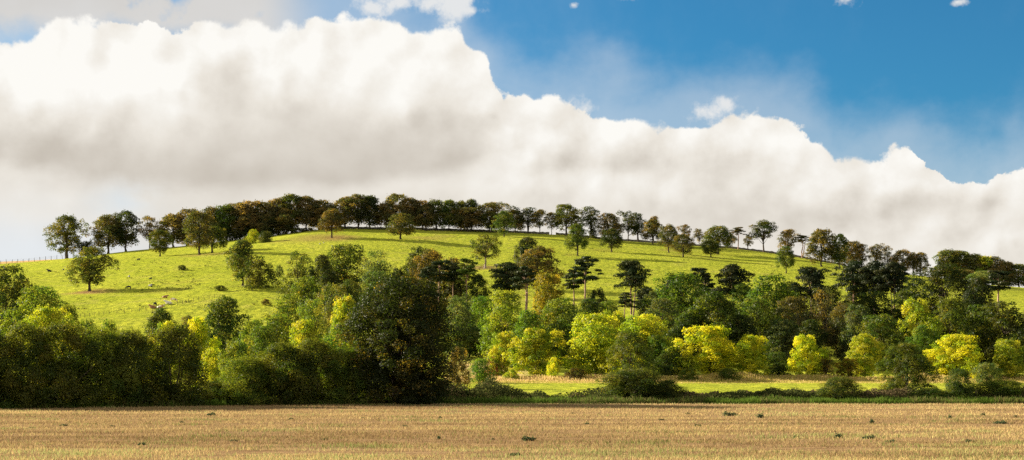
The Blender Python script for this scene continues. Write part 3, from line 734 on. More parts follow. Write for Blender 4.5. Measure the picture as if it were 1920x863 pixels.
# ------------------------------------------------------------------ ground
def ground():
    ys = np.r_[np.arange(-80, 96, 8), np.arange(96, 200, 3), np.arange(200, 640, 3.5), np.arange(640, 800, 3.0), np.arange(800, 1400, 30), np.arange(1400, 5200, 300)]
    xs = np.r_[np.arange(-3000, -420, 120), np.arange(-420, 421, 3.5), np.arange(480, 3001, 120)]
    X, Y = np.meshgrid(xs, ys); Z = terrain(X, Y)
    n, m = X.shape
    V_ = np.c_[X.ravel(), Y.ravel(), Z.ravel()]
    i = np.arange(n * m).reshape(n, m)
    Fc = np.stack([i[:-1, :-1], i[:-1, 1:], i[1:, 1:], i[1:, :-1]], -1).reshape(-1, 4)
    x, y = V_[:, 0], V_[:, 1]
    px = 960 + F * x / np.maximum(y, 1)
    straw = sstep(YC - 1, YC + 3, y) * (1 - sstep(-172, -160, x))
    straw = np.maximum(straw, sstep(196, 202, y) * (1 - sstep(222, 235, y)) * sstep(860, 880, px) * (1 - sstep(985, 1010, px)))
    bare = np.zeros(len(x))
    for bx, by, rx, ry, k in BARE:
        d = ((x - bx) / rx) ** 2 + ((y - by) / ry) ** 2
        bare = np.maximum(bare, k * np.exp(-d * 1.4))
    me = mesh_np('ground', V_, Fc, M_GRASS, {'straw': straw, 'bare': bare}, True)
    return struct(link('ground', me))

def spot(px, py, rx, ry, k):
    Y = hit(px, py); return (PX(px, Y), Y, rx, ry, k)
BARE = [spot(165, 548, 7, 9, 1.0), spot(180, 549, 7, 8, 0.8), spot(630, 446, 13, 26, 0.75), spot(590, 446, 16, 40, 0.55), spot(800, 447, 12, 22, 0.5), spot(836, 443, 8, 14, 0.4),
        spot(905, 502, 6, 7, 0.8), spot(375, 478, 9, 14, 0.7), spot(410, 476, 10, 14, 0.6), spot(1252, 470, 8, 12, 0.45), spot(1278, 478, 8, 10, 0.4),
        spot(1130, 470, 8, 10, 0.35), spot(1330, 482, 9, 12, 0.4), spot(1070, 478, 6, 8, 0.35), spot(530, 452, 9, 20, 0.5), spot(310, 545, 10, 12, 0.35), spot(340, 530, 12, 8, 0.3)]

def grass_col(nt, p):
    a = tex(nt, mapping(nt, p, (1, 0.6, 0)), 0.035, 6, 0.6).ss(0.35, 0.66)
    b = tex(nt, mapping(nt, p, (1, 0.5, 0), (40, 9, 0)), 0.55, 5, 0.65).ss(0.34, 0.64)
    c = tex(nt, mapping(nt, p, (1, 0.8, 0), (3, 70, 0)), 0.12, 5, 0.6).ss(0.52, 0.70)
    k = mixc(nt, a, (0.315, 0.340, 0.028), (0.42, 0.42, 0.042))
    k = mixc(nt, b * 0.85, k, (0.165, 0.195, 0.024))
    k = mixc(nt, c * 0.5, k, (0.33, 0.295, 0.07))
    n2 = tex(nt, p, 0.5, 4)
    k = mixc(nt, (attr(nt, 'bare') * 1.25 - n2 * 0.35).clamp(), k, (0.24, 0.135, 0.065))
    k = mixc(nt, attr(nt, 'straw').clamp(), k, mixc(nt, n2.ss(0.4, 0.6), (0.52, 0.36, 0.17), (0.42, 0.28, 0.12)))
    return k
M_GRASS = rough_mat('pasture_grass', grass_col, 0.95,
                    lambda nt, p: (tex(nt, mapping(nt, p, (1, 0.6, 1)), 0.6, 6, 0.7), 1.1, 0.55))
M_SOIL = rough_mat('stubble_soil', lambda nt, p: mixc(nt, tex(nt, mapping(nt, p, (0.5, 1.6, 1)), 1.2, 6, 0.6).ss(0.35, 0.65),
                   (0.17, 0.105, 0.052), (0.27, 0.175, 0.085)), 0.95, lambda nt, p: (tex(nt, p, 9, 4), 0.06, 0.8))
M_VERGE = rough_mat('verge_soil', lambda nt, p: mixc(nt, tex(nt, p, 1.5, 4).ss(0.4, 0.6), (0.05, 0.075, 0.02), (0.09, 0.11, 0.03)), 0.95)

def edge_Y(x):      # near edge of the verge: the far limit of the stubble
    px = 960 + F * x / 95.0
    return np.interp(px, [-600, 0, 480, 830, 1920, 2600], [78, 88, 99, 102.5, 102.5, 102.5]) + 0.45 * np.sin(x * 0.9) * np.sin(x * 0.23 + 1) + 0.3 * np.sin(x * 2.7 + 2)

def field():
    xs = np.linspace(-300, 300, 121); rows = []
    for t in np.linspace(0, 1, 30):
        e = edge_Y(xs); y = -80 + (e + 80) * t
        rows.append(np.c_[xs, y, np.full_like(xs, 0.006)])
    V_ = np.vstack(rows); i = np.arange(len(V_)).reshape(30, 121)
    Fc = np.stack([i[:-1, :-1], i[:-1, 1:], i[1:, 1:], i[1:, :-1]], -1).reshape(-1, 4)
    struct(link('stubble_field', mesh_np('stubble_field', V_, Fc, M_SOIL)))
    rows = []
    for t in np.linspace(0, 1, 4):
        e = edge_Y(xs); rows.append(np.c_[xs, e + t * 7.0 - 0.05 * (t > 2), np.full_like(xs, 0.010)])
    V_ = np.vstack(rows); i = np.arange(len(V_)).reshape(4, 121)
    Fc = np.stack([i[:-1, :-1], i[:-1, 1:], i[1:, 1:], i[1:, :-1]], -1).reshape(-1, 4)
    struct(link('field_margin', mesh_np('field_margin', V_, Fc, M_VERGE)))

def blade_mat(name, cols, trans=0.35):
    m, nt, out = newmat(name)
    rnd, g = attr(nt, 'rnd'), attr(nt, 'crn')
    k = mixc(nt, rnd, cols[0], cols[1]); k2 = mixc(nt, rnd, cols[2], cols[3]); k = mixc(nt, g, k, k2)
    d = nt.nodes.new('ShaderNodeBsdfDiffuse'); t = nt.nodes.new('ShaderNodeBsdfTranslucent')
    nt.links.new(k, d.inputs[0]); nt.links.new(k, t.inputs[0])
    mx = nt.nodes.new('ShaderNodeMixShader'); mx.inputs[0].default_value = trans
    nt.links.new(d.outputs[0], mx.inputs[1]); nt.links.new(t.outputs[0], mx.inputs[2])
    nt.links.new(mx.outputs[0], out.inputs['Surface']); return m

def vnoise(x, y, s, seed=0.0, oct=3):
    out = np.empty(len(x)); 
    for i in range(len(x)):
        out[i] = mnoise.fractal(Vector((x[i] * s, y[i] * s * 1.6, seed)), 1.0, 2.0, oct)
    return out

def blades(name, X, Y, Z, H, W, rn, g, mat, lean=0.3, r=rng):
    n = len(X); a = r.random(n) * np.pi
    # faces turned mostly to every side; a bent two-segment ribbon tapering to a tip
    u = np.c_[np.cos(a), np.sin(a), np.zeros(n)] * (W / 2)[:, None]
    l = np.c_[r.normal(size=n), r.normal(size=n), np.zeros(n)] * (lean * H)[:, None]
    B = np.c_[X, Y, Z]
    up = np.c_[np.zeros(n), np.zeros(n), H]
    V_ = np.stack([B - u, B + u, B + up + l + u * 0.45, B + up + l - u * 0.45], 1).reshape(-1, 3)
    return mesh_np(name, V_, np.arange(4 * n).reshape(n, 4), mat, {'rnd': rn, 'crn': g})

def stubble():
    n = 420000
    u = rng.random(n)
    Y = 30 * (103 / 30.0) ** u
    hx = 0.40 * Y + 5
    X = (rng.random(n) * 2 - 1) * hx
    ok = Y < edge_Y(X) - 0.1
    X, Y = X[ok], Y[ok]; n = len(X)
    dn = vnoise(X * 0.45, Y, 0.55, 7.7, 3)
    ok = rng.random(n) < 0.62 + 1.1 * dn; X, Y = X[ok], Y[ok]; n = len(X)
    # drill rows
    ca, sa = math.cos(0.10), math.sin(0.10)
    v = -X * sa + Y * ca
    q = 0.34
    v2 = np.round(v / q) * q + rng.normal(size=n) * 0.055
    loose = rng.random(n) < 0.3
    v2[loose] = v[loose]
    uu = X * ca + Y * sa
    X = uu * ca - v2 * sa; Y = uu * sa + v2 * ca
    pn = vnoise(X, Y, 0.16, 3.1); pn2 = vnoise(X, Y, 0.5, 9.7, 2); band = vnoise(X * 0.12, Y, 0.22, 5.5, 2)
    near = 1 - sstep(40, 62, Y)
    p = np.clip(0.03 + 1.2 * np.clip(pn - 0.12, 0, 1) + 0.55 * near * np.clip(pn2 + band * 0.6 + 0.25, 0, 1), 0, 0.8)
    far_edge = sstep(-6, 0, Y - edge_Y(X)) * 0.25
    g = (rng.random(n) < np.maximum(p, far_edge)).astype(float)
    H = 0.035 + 0.075 * rng.random(n) * (1 + 0.3 * pn); H = np.where(g > 0, H * 0.95 + 0.02, H)
    W = (0.010 + 0.016 * rng.random(n)) * (Y / 45) ** 0.75
    rn = np.clip(rng.random(n) * 0.7 + 0.75 * (band + 0.2) + 0.2 * pn2, 0, 1)
    me = blades('stubble', X, Y, np.full(n, 0.0), H, W, rn, g, M_STRAW, 0.35)
    tag(stuff(link('straw_stubble', me)), 'cut straw stubble with green regrowth over the whole field', 'stubble')

M_STRAW = blade_mat('straw_and_regrowth', ((0.21, 0.135, 0.060), (0.63, 0.465, 0.195), (0.12, 0.15, 0.03), (0.42, 0.42, 0.15)), 0.3)
M_GBLADE = blade_mat('green_blades', ((0.06, 0.105, 0.014), (0.12, 0.18, 0.025), (0.10, 0.11, 0.03), (0.20, 0.17, 0.06)), 0.35)
M_DRY = blade_mat('dry_grass', ((0.50, 0.33, 0.13), (0.80, 0.58, 0.26), (0.34, 0.30, 0.06), (0.50, 0.42, 0.09)), 0.4)
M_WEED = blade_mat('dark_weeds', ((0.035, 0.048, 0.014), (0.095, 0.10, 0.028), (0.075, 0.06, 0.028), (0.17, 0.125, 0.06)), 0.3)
M_TUSS = blade_mat('tussock_grass', ((0.11, 0.13, 0.02), (0.22, 0.23, 0.035), (0.08, 0.10, 0.02), (0.20, 0.18, 0.05)), 0.3)
M_TUFT = blade_mat('weed_leaves', ((0.028, 0.05, 0.018), (0.08, 0.115, 0.04), (0.05, 0.07, 0.04), (0.11, 0.14, 0.07)), 0.3)

def margins():
    # green grass at the foot of the hedge
    n = 60000
    X = rng.uniform(-48, 50, n); Y = edge_Y(X) + rng.random(n) ** 1.2 * 4.5 - 0.6
    H = (0.12 + 0.30 * rng.random(n)) * (1 + 0.8 * vnoise(X, Y, 0.6, 4.2, 2)); W = 0.03 + 0.04 * rng.random(n)
    g = (vnoise(X, Y, 0.3, 1.5, 2) > 0.12).astype(float) * (rng.random(n) < 0.6)
    tag(stuff(link('verge_grass', blades('verge_grass', X, Y, np.zeros(n), H, W, rng.random(n), g, M_GBLADE))), 'strip of short green grass between the stubble and the hedge', 'grass')
    # dark nettles and docks along the open part of the margin
    n = 90000
    px = rng.uniform(740, 2010, n); Y = rng.uniform(105.5, 112.5, n); X = PX(px, Y)
    prof = np.interp(px, [825, 850, 900, 1000, 1100, 1300, 1400, 1500, 1700, 1920, 2010], [1.5, 1.3, 1.15, 0.95, 0.9, 0.75, 0.6, 0.65, 0.75, 0.8, 0.9])
    k = np.clip(0.85 + 1.0 * vnoise(X, Y * 0.3, 0.4, 4.4, 3), 0.25, 2)
    top = prof * k
    zz = top * rng.random(n) ** 0.9
    P = np.c_[X, Y, zz]
    N = unit(rng.normal(size=(n, 3)) + np.array([0, -0.2, 0.5])); S = 0.10 + 0.12 * rng.random(n)
    V_, Fc = leaf_geo(P, N, S, rng)
    g = (vnoise(X, Y, 0.2, 8.8, 2) > 0.05).astype(float)
    tag(stuff(link('margin_weeds', mesh_np('margin_weeds', V_, Fc, M_WEED, {'rnd': rng.random(n), 'crn': g}))), 'belt of dark nettles and bramble along the field edge', 'weeds')
    # dark leaves added inside the long hedge, standing in for its shade
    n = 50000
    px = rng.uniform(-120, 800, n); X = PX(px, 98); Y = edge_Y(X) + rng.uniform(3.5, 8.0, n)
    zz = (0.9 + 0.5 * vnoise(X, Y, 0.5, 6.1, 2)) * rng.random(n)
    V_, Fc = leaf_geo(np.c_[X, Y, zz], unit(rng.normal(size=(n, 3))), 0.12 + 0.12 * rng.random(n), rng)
    tag(stuff(link('hedge_dark_fill', mesh_np('hedge_dark_fill', V_, Fc, M_WEED, {'rnd': rng.random(n) * 0.6, 'crn': np.zeros(n)}))), 'added dark leaves filling the bright gaps at the foot of the hedge bushes', 'undergrowth')
    # tall dry grass before the yellow trees
    n = 60000
    px = rng.uniform(835, 2010, n); Y = 170 + rng.random(n) ** 0.7 * 15; X = PX(px, Y)
    k = 0.6 + 0.6 * np.clip(vnoise(X, Y, 0.12, 2.2, 3) + 0.6, 0, 1.4)
    H = k * (0.5 + 0.6 * rng.random(n)) * (0.12 + 0.75 * sstep(173, 182, Y))
    g = (rng.random(n) < np.where(Y < 176, 0.75, 0.3 + 0.3 * sstep(1050, 1250, px))).astype(float)
    tag(stuff(link('dry_grass', blades('dry_grass', X, Y, terrain(X, Y) - 0.02, H, 0.05 + 0.07 * rng.random(n), rng.random(n), g, M_DRY, 0.25))), 'tall straw coloured grass in front of the yellow trees', 'grass')

def tussocks():
    n = 2600
    px = rng.uniform(0, 1500, n); py = rng.uniform(448, 600, n)
    rough = (np.abs(px - 360) < 120) & (np.abs(py - 512) < 34)
    keep = rough | (rng.random(n) < 0.16)
    px, py = px[keep], py[keep]
    Ps, Ns, Ss = [], [], []
    for a, b in zip(px, py):
        Y = hit(a, b)
        if Y >= YC - 8 or Y < 215: continue
        x = PX(a, Y); z = T1(x, Y); m = 6; s = 0.18 + 0.38 * rng.random() ** 2
        Ps.append(np.c_[x + rng.normal(size=m) * s, Y + rng.normal(size=m) * s, z + 0.05 + np.abs(rng.normal(size=m)) * 0.5 * s])
        Ns.append(unit(rng.normal(size=(m, 3)) + np.array([0, -0.3, 0.8]))); Ss.append(s * (0.7 + rng.random(m)))
    P, N, S = np.vstack(Ps), np.vstack(Ns), np.concatenate(Ss)
    V_, Fc = leaf_geo(P, N, S, rng)
    tag(stuff(link('pasture_tussocks', mesh_np('tussocks', V_, Fc, M_TUSS, {'rnd': rng.random(len(P)), 'crn': (rng.random(len(P)) < .4).astype(float)}))), 'rough grass tussocks scattered over the hillside pasture', 'grass')

ground(); field(); stubble(); margins(); tussocks()

# ------------------------------------------------------------------ weeds growing in the stubble
def tuft_proto(seed, n, spread, h):
    """a ragged low patch of several rosettes with upright leaves"""
    r = np.random.default_rng(seed); k = 5
    C = np.c_[r.uniform(-1, 1, k) * spread * 0.6, r.uniform(-1, 1, k) * spread * 0.3]; C[0] = 0
    hs = h * (0.45 + 0.6 * r.random(k)); c = r.integers(0, k, n)
    o = r.normal(size=(n, 2)) * spread * 0.24
    q = np.linalg.norm(o, axis=1) / (spread * 0.24)
    P = np.c_[C[c] + o, hs[c] * r.random(n) ** 1.2 / (1 + 0.7 * q)]
    N = unit(r.normal(size=(n, 3)) * (1, 1, 0.4))
    V_, Fc = leaf_geo(P, N, 0.08 + 0.13 * r.random(n), r, 0.35)
    return mesh_np('weed_tuft', V_, Fc, M_TUFT, {'rnd': r.random(n), 'crn': r.random(n)})
TUFTS = [tuft_proto(s, n, w, h) for s, n, w, h in ((1, 260, 0.45, 0.50), (2, 200, 0.45, 0.42), (3, 220, 0.34, 0.70))]
def tuft(px, py, w, label, v=0, flat=1.0):
    Y = CAMZ * F / (py - HOR); x = PX(px, Y); s = 1.1 * w / F * Y
    o = link('weed_tuft', TUFTS[v]); o.location = (x, Y, 0.0); o.scale = (s, s * 0.9, s * flat); o.rotation_euler.z = random.random() * 6.28
    return tag(o, label, 'weed', 'weed tufts in the stubble')
_t = [(395,780,24,0),(545,787,18,1),(340,793,16,1),(823,824,18,2),(993,827,34,0),(440,828,20,1),(610,825,16,1),(518,833,14,1),(680,785,14,1),(825,785,12,2),(1075,776,12,1),(1123,778,12,1),(1290,777,16,1),(1370,780,30,0),
      (1425,784,22,2),(1635,794,20,2),(1572,822,24,2),(1490,822,14,2),(1628,823,26,0),(1668,830,22,0),(1782,785,16,2),(1843,780,14,2),(1905,783,12,2),(1750,790,10,1),(1240,788,14,1),(1500,792,10,1),(1100,796,18,1),(925,825,10,2),(210,800,14,1),(60,803,14,1),(120,799,20,1),(1310,800,18,0),(760,800,14,1),(265,835,20,0),(1875,795,26,0),(1820,830,22,0),(965,855,26,0)]
_l = {823: 'upright dark weed clump below the great foreground tree', 993: 'wide bluish green weed patch in the middle of the stubble', 395: 'long flat green weed patch near the hedge gap',
      1370: 'long dark weed streak in the stubble below the narrow yellow tree', 1425: 'bushy weed beside the long dark weed streak', 1635: 'tall solitary weed below the dark green near tree', 1572: 'upright weed clump below the low rounded dark bush',
      1628: 'broad weed clump in the stubble nearer than the tall solitary weed', 1782: 'small upright weed below the black upright bush', 440: 'low weed patch standing in the near stubble under the second hedge', 965: 'nearest weed patch at the bottom of the photo'}
for a, b, c, v in _t: tuft(a, b, c, _l.get(a, 'small green weed tuft among the straw stubble'), v, 0.75 if v != 2 else 1.0)


# ------------------------------------------------------------------ walls, fences, animals
M_STONE = rough_mat('field_stone', lambda nt, p: mixc(nt, tex(nt, p, 2.2, 5).ss(0.4, 0.6), (0.13, 0.12, 0.09), (0.26, 0.23, 0.18)), 0.9,
                    lambda nt, p: (tex(nt, p, 4, 4), 0.12, 1.0))
def crest_wall(pts_px, label, h=1.15, setback=1.5):
    mb = MB(); r = np.random.default_rng(5)
    pts = np.linspace(pts_px[0], pts_px[1], int(abs(pts_px[1] - pts_px[0]) / 4))
    X = PX(pts, YC + setback); Z = terrain(X, np.full_like(X, YC + setback))
    vs, fs = [], []
    n = len(X)
    for i in range(n):
        hh = h * (0.85 + 0.3 * r.random()); y = YC + setback + r.normal() * 0.08
        for dy, dz in ((-0.35, -0.4), (-0.28, hh * 0.6), (-0.2, hh), (0.2, hh), (0.35, -0.4)): vs.append((X[i], y + dy, Z[i] + dz))
    for i in range(n - 1):
        for k in range(4): fs.append((i * 5 + k, i * 5 + k + 1, (i + 1) * 5 + k + 1, (i + 1) * 5 + k))
    fs.append((0, 1, 2, 3, 4)); b = (n - 1) * 5; fs.append((b + 4, b + 3, b + 2, b + 1, b))
    mb.v.append(np.array(vs)); mb.f = fs
    tag(link('stone_wall', mb.mesh('stone_wall', M_STONE)), label, 'wall')
crest_wall((596, 1030), 'low dark field wall under the crest wood beyond the two brown trees')
crest_wall((1042, 1585), 'low dark field wall along the crest below the tall umbrella tree')

def wire_fence(pts, label, n, h, post_r, wires=3, base_rail=False):
    """pts: ground points (x, Y); posts set evenly between them"""
    P = np.array(pts); seg = np.r_[0, np.cumsum(np.linalg.norm(np.diff(P, axis=0), axis=1))]
    root = link('wire_fence', None); root.location = (P[0, 0], P[0, 1], T1(P[0, 0], P[0, 1])); tag(root, label, 'fence')
    o = np.array(root.location); tops = []
    me = MB().tube([(0, 0, -0.2), (0, 0, 0.3), (0, 0, h)], [post_r, post_r, post_r * 0.9], 6).mesh('post', M_WOOD)
    for i in range(n):
        s = seg[-1] * i / (n - 1); x = np.interp(s, seg, P[:, 0]); y = np.interp(s, seg, P[:, 1]); z = T1(x, y)
        p = link('post', me, root); p.location = (x - o[0], y - o[1], z - o[2]); k = 0.85 + 0.3 * random.random(); p.scale = (k, k, 0.85 + 0.3 * random.random())
        p.rotation_euler = (random.gauss(0, 0.04), random.gauss(0, 0.04), 0)
        tops.append((x - o[0], y - o[1] - post_r, z - o[2]))
    for w in range(wires):
        zz = h * (0.3 + 0.6 * w / max(1, wires - 1))
        link('wire', MB().tube([(a, b, c + zz) for a, b, c in tops], [0.012] * n, 4).mesh('wire', M_WOOD), root)
wire_fence([(PX(-30, 648), 648), (PX(60, 648), 648), (PX(138, 648), 648)], 'wire fence on the crest beside the lone twin trunked tree', 17, 1.75, 0.11)
def gp(px, py):
    Y = hit(px, py); return (PX(px, Y), Y)
wire_fence([gp(150, 597), gp(200, 590), gp(266, 584), gp(330, 573), gp(402, 559)], 'wire fence low on the pasture running below the cattle', 24, 0.95, 0.06)

def guard():
    Y = hit(906, 504); x = PX(907, Y); z = T1(x, Y)
    root = link('tree_guard_fence', None); root.location = (x, Y, z); tag(root, 'pale timber rail fence enclosing the lone pale trunked tree', 'fence')
    a, b = 3.9, 3.4; cs = [(-a, -b), (0, -b), (a, -b), (a, 0), (a, b), (0, b), (-a, b), (-a, 0)]
    pts = [(i, j, T1(x + i, Y + j) - z) for i, j in cs]
    me = MB().tube([(0, 0, -0.2), (0, 0, 1.15)], [0.09, 0.08], 6).mesh('post', M_RAIL)
    for i, p in enumerate(pts):
        o = link('post', me, root); o.location = p
        q = pts[(i + 1) % 8]
        mb = MB()
        for hh in (0.4, 0.9): mb.tube([(p[0], p[1], p[2] + hh), (q[0], q[1], q[2] + hh)], [0.06, 0.06], 5)
        link('rail', mb.mesh('rail', M_RAIL), root)
guard()

def pale_rock(px, py, s, label):
    Y = hit(px, py); x = PX(px, Y)
    r = np.random.default_rng(int(px)); import bmesh
    bm = bmesh.new(); bmesh.ops.create_icosphere(bm, subdivisions=2, radius=1.0)
    for v in bm.verts: v.co *= 0.8 + 0.35 * r.random(); v.co.z *= 0.6
    me = bpy.data.meshes.new('rock'); bm.to_mesh(me); bm.free(); me.materials.append(M_PALEROCK)
    o = link('field_rock', me); o.location = (x, Y, T1(x, Y) + 0.1 * s); o.scale = (s, s, s); tag(o, label, 'rock')
M_PALEROCK = rough_mat('pale_rock', lambda nt, p: mixc(nt, tex(nt, p, 2, 4), (0.35, 0.30, 0.24), (0.6, 0.54, 0.46)), 0.9)
pale_rock(600, 458, 0.45, 'pale rock lying on the slope below the lone small brown tree')
pale_rock(607, 456, 0.35, 'smaller pale rock beside another on the bare slope')

def cow_mesh(pose):
    """one continuous skin; x forward"""
    if pose == 'graze':
        J = dict(hip=(-0.75, 0, 1.2), loin=(-0.2, 0, 1.17), chest=(0.5, 0, 1.12), neck=(0.95, 0, 1.0), poll=(1.25, 0, 0.55), muz=(1.42, 0, 0.12),
                 tail=(-0.98, 0, 1.22), tail2=(-1.05, 0, 0.55))
        legs = [(x, y, k) for x, k in ((-0.72, 'hip'), (0.55, 'chest')) for y in (-0.24, 0.24)]
    else:
        J = dict(hip=(-0.75, 0, 0.5), loin=(-0.2, 0, 0.55), chest=(0.5, 0, 0.55), neck=(0.9, 0.0, 0.85), poll=(1.12, 0.05, 1.15), muz=(1.45, 0.1, 0.98),
                 tail=(-0.98, 0.1, 0.45), tail2=(-1.15, 0.35, 0.12))
        legs = []
    Rd = dict(hip=(0.30, 0.36), loin=(0.36, 0.42), chest=(0.33, 0.42), neck=(0.2, 0.26), poll=(0.14, 0.16), muz=(0.09, 0.10), tail=(0.05, 0.05), tail2=(0.035, 0.035))
    names = list(J); vs = [J[k] for k in names]; rd = [Rd[k] for k in names]; ed = []
    ix = {k: i for i, k in enumerate(names)}
    for a, b in (('hip', 'loin'), ('loin', 'chest'), ('chest', 'neck'), ('neck', 'poll'), ('poll', 'muz'), ('hip', 'tail'), ('tail', 'tail2')): ed.append((ix[a], ix[b]))
    for x, y, k in legs:
        b = len(vs); back = k == 'hip'
        vs += [(x, y, 0.85), (x + (0.02 if not back else -0.10), y, 0.48), (x + (0.02 if not back else -0.02), y, 0.03)]
        rd += [(0.15, 0.14), (0.08, 0.075), (0.06, 0.06)]
        ed += [(ix[k], b), (b, b + 1), (b + 1, b + 2)]
    if pose != 'graze':
        for sy in (-1, 1):
            for x0, x1 in ((-0.6, -0.1), (0.5, 0.85)):
                b = len(vs); vs += [(x0, sy * 0.38, 0.25), (x1, sy * 0.45, 0.1)]; rd += [(0.15, 0.15), (0.07, 0.07)]
                ed += [(ix['hip' if x0 < 0 else 'chest'], b), (b, b + 1)]
    for sy in (-1, 1):      # ears
        b = len(vs); p = J['poll']; vs.append((p[0] - 0.03, p[1] + sy * 0.26, p[2] + 0.04)); rd.append((0.05, 0.03)); ed.append((ix['poll'], b))
    me = bpy.data.meshes.new('cow'); me.from_pydata(vs, ed, [])
    o = bpy.data.objects.new('tmp', me); COL.objects.link(o)
    sk = o.modifiers.new('skin', 'SKIN')
    for i, s in enumerate(me.skin_vertices[0].data): s.radius = rd[i]; s.use_root = (i == 0)
    sub = o.modifiers.new('sub', 'SUBSURF'); sub.levels = 1; sub.render_levels = 1
    dg = bpy.context.evaluated_depsgraph_get(); out = bpy.data.meshes.new_from_object(o.evaluated_get(dg))
    bpy.data.objects.remove(o); out.name = 'cow_' + pose
    return out
def hide_mat(name, a, b, lo=0.48, hi=0.52):
    m, nt, out = newmat(name); bs = nt.nodes.new('ShaderNodeBsdfPrincipled'); bs.inputs['Roughness'].default_value = 0.75
    tc = nt.nodes.new('ShaderNodeTexCoord')
    put(nt, bs.inputs['Base Color'], mixc(nt, tex(nt, tc.outputs['Object'], 1.1, 2).ss(lo, hi), a, b)); nt.links.new(bs.outputs[0], out.inputs[0]); return m
H_BLACK = hide_mat('black_hide', (0.012, 0.011, 0.010), (0.02, 0.018, 0.016)); H_WHITE = hide_mat('white_hide', (0.75, 0.68, 0.58), (0.62, 0.5, 0.4), 0.5, 0.7)
H_BROWN = hide_mat('brown_hide', (0.30, 0.12, 0.05), (0.36, 0.17, 0.08)); H_PIED = hide_mat('pied_hide', (0.72, 0.66, 0.58), (0.02, 0.018, 0.016)); H_TAN = hide_mat('tan_white_hide', (0.75, 0.66, 0.55), (0.45, 0.22, 0.10))
COWS = {p: cow_mesh(p) for p in ('graze', 'lie')}
def cow(px, py, pose, mat, ang, label, s=1.0):
    Y = hit(px, py); x = PX(px, Y)
    me = COWS[pose].copy(); me.materials.clear(); me.materials.append(mat); me.polygons.foreach_set('use_smooth', np.ones(len(me.polygons), bool))
    o = link('cow', me); o.location = (x, Y, T1(x, Y)); o.rotation_euler.z = math.radians(ang); o.scale = (s, s, s)
    tag(o, label, 'cow', 'cattle on the hillside')
cow(241, 543, 'graze', H_BLACK, 180, 'black cow standing at the upper edge of the dark lone tree shadow', 0.72)
cow(282, 538, 'lie', H_PIED, 70, 'black and white cow lying above the shadow tip, uphill of the brown one', 0.75)
cow(309, 559, 'lie', H_BROWN, 20, 'dark brown cow lying just at the tip of the long tree shadow', 0.7)
cow(316, 571, 'lie', H_WHITE, 200, 'white cow lying side by side with a tan and white one', 0.85)
cow(325, 567, 'graze', H_TAN, 10, 'tan and white cow standing uphill of the white lying cow', 0.7)
cow(287, 579, 'lie', H_BROWN, 170, 'reddish brown cow lying nearest the low wire fence', 0.85)
cow(291, 575, 'graze', H_BLACK, 80, 'black cow seen end on behind the reddish brown lying cow', 0.7)
cow(300, 579, 'lie', H_TAN, 5, 'tan cow lying with its back to the reddish brown cow', 0.8)
cow(242, 520, 'lie', H_PIED, 90, 'small pied calf resting alone uphill of the standing black cow', 0.55)
cow(282, 524, 'lie', H_BLACK, 60, 'tiny black calf resting uphill of the black and white cow', 0.5)
cow(259, 488, 'lie', H_BLACK, 30, 'black calf lying high on the pasture below the crest trees', 0.6)
cow(119, 507, 'lie', H_BLACK, 100, 'tiny black calf lying above the lone dark tree, towards the crest fence', 0.5)
cow(93, 510, 'lie', H_BLACK, 180, 'black cow lying on open grass below the crest fence', 0.8)

# ------------------------------------------------------------------ air
def haze():
    m, nt, out = newmat('haze'); pv = nt.nodes.new('ShaderNodeVolumePrincipled')
    pv.inputs['Color'].default_value = (1.0, 0.96, 0.90, 1); pv.inputs['Density'].default_value = HAZE; pv.inputs['Anisotropy'].default_value = 0.3
    nt.links.new(pv.outputs[0], out.inputs['Volume'])
    o = link('haze', MB().box((0, 2525, 60), (6200, 5450, 134)).mesh('haze', m)); stuff(o)
if HAZE: haze()

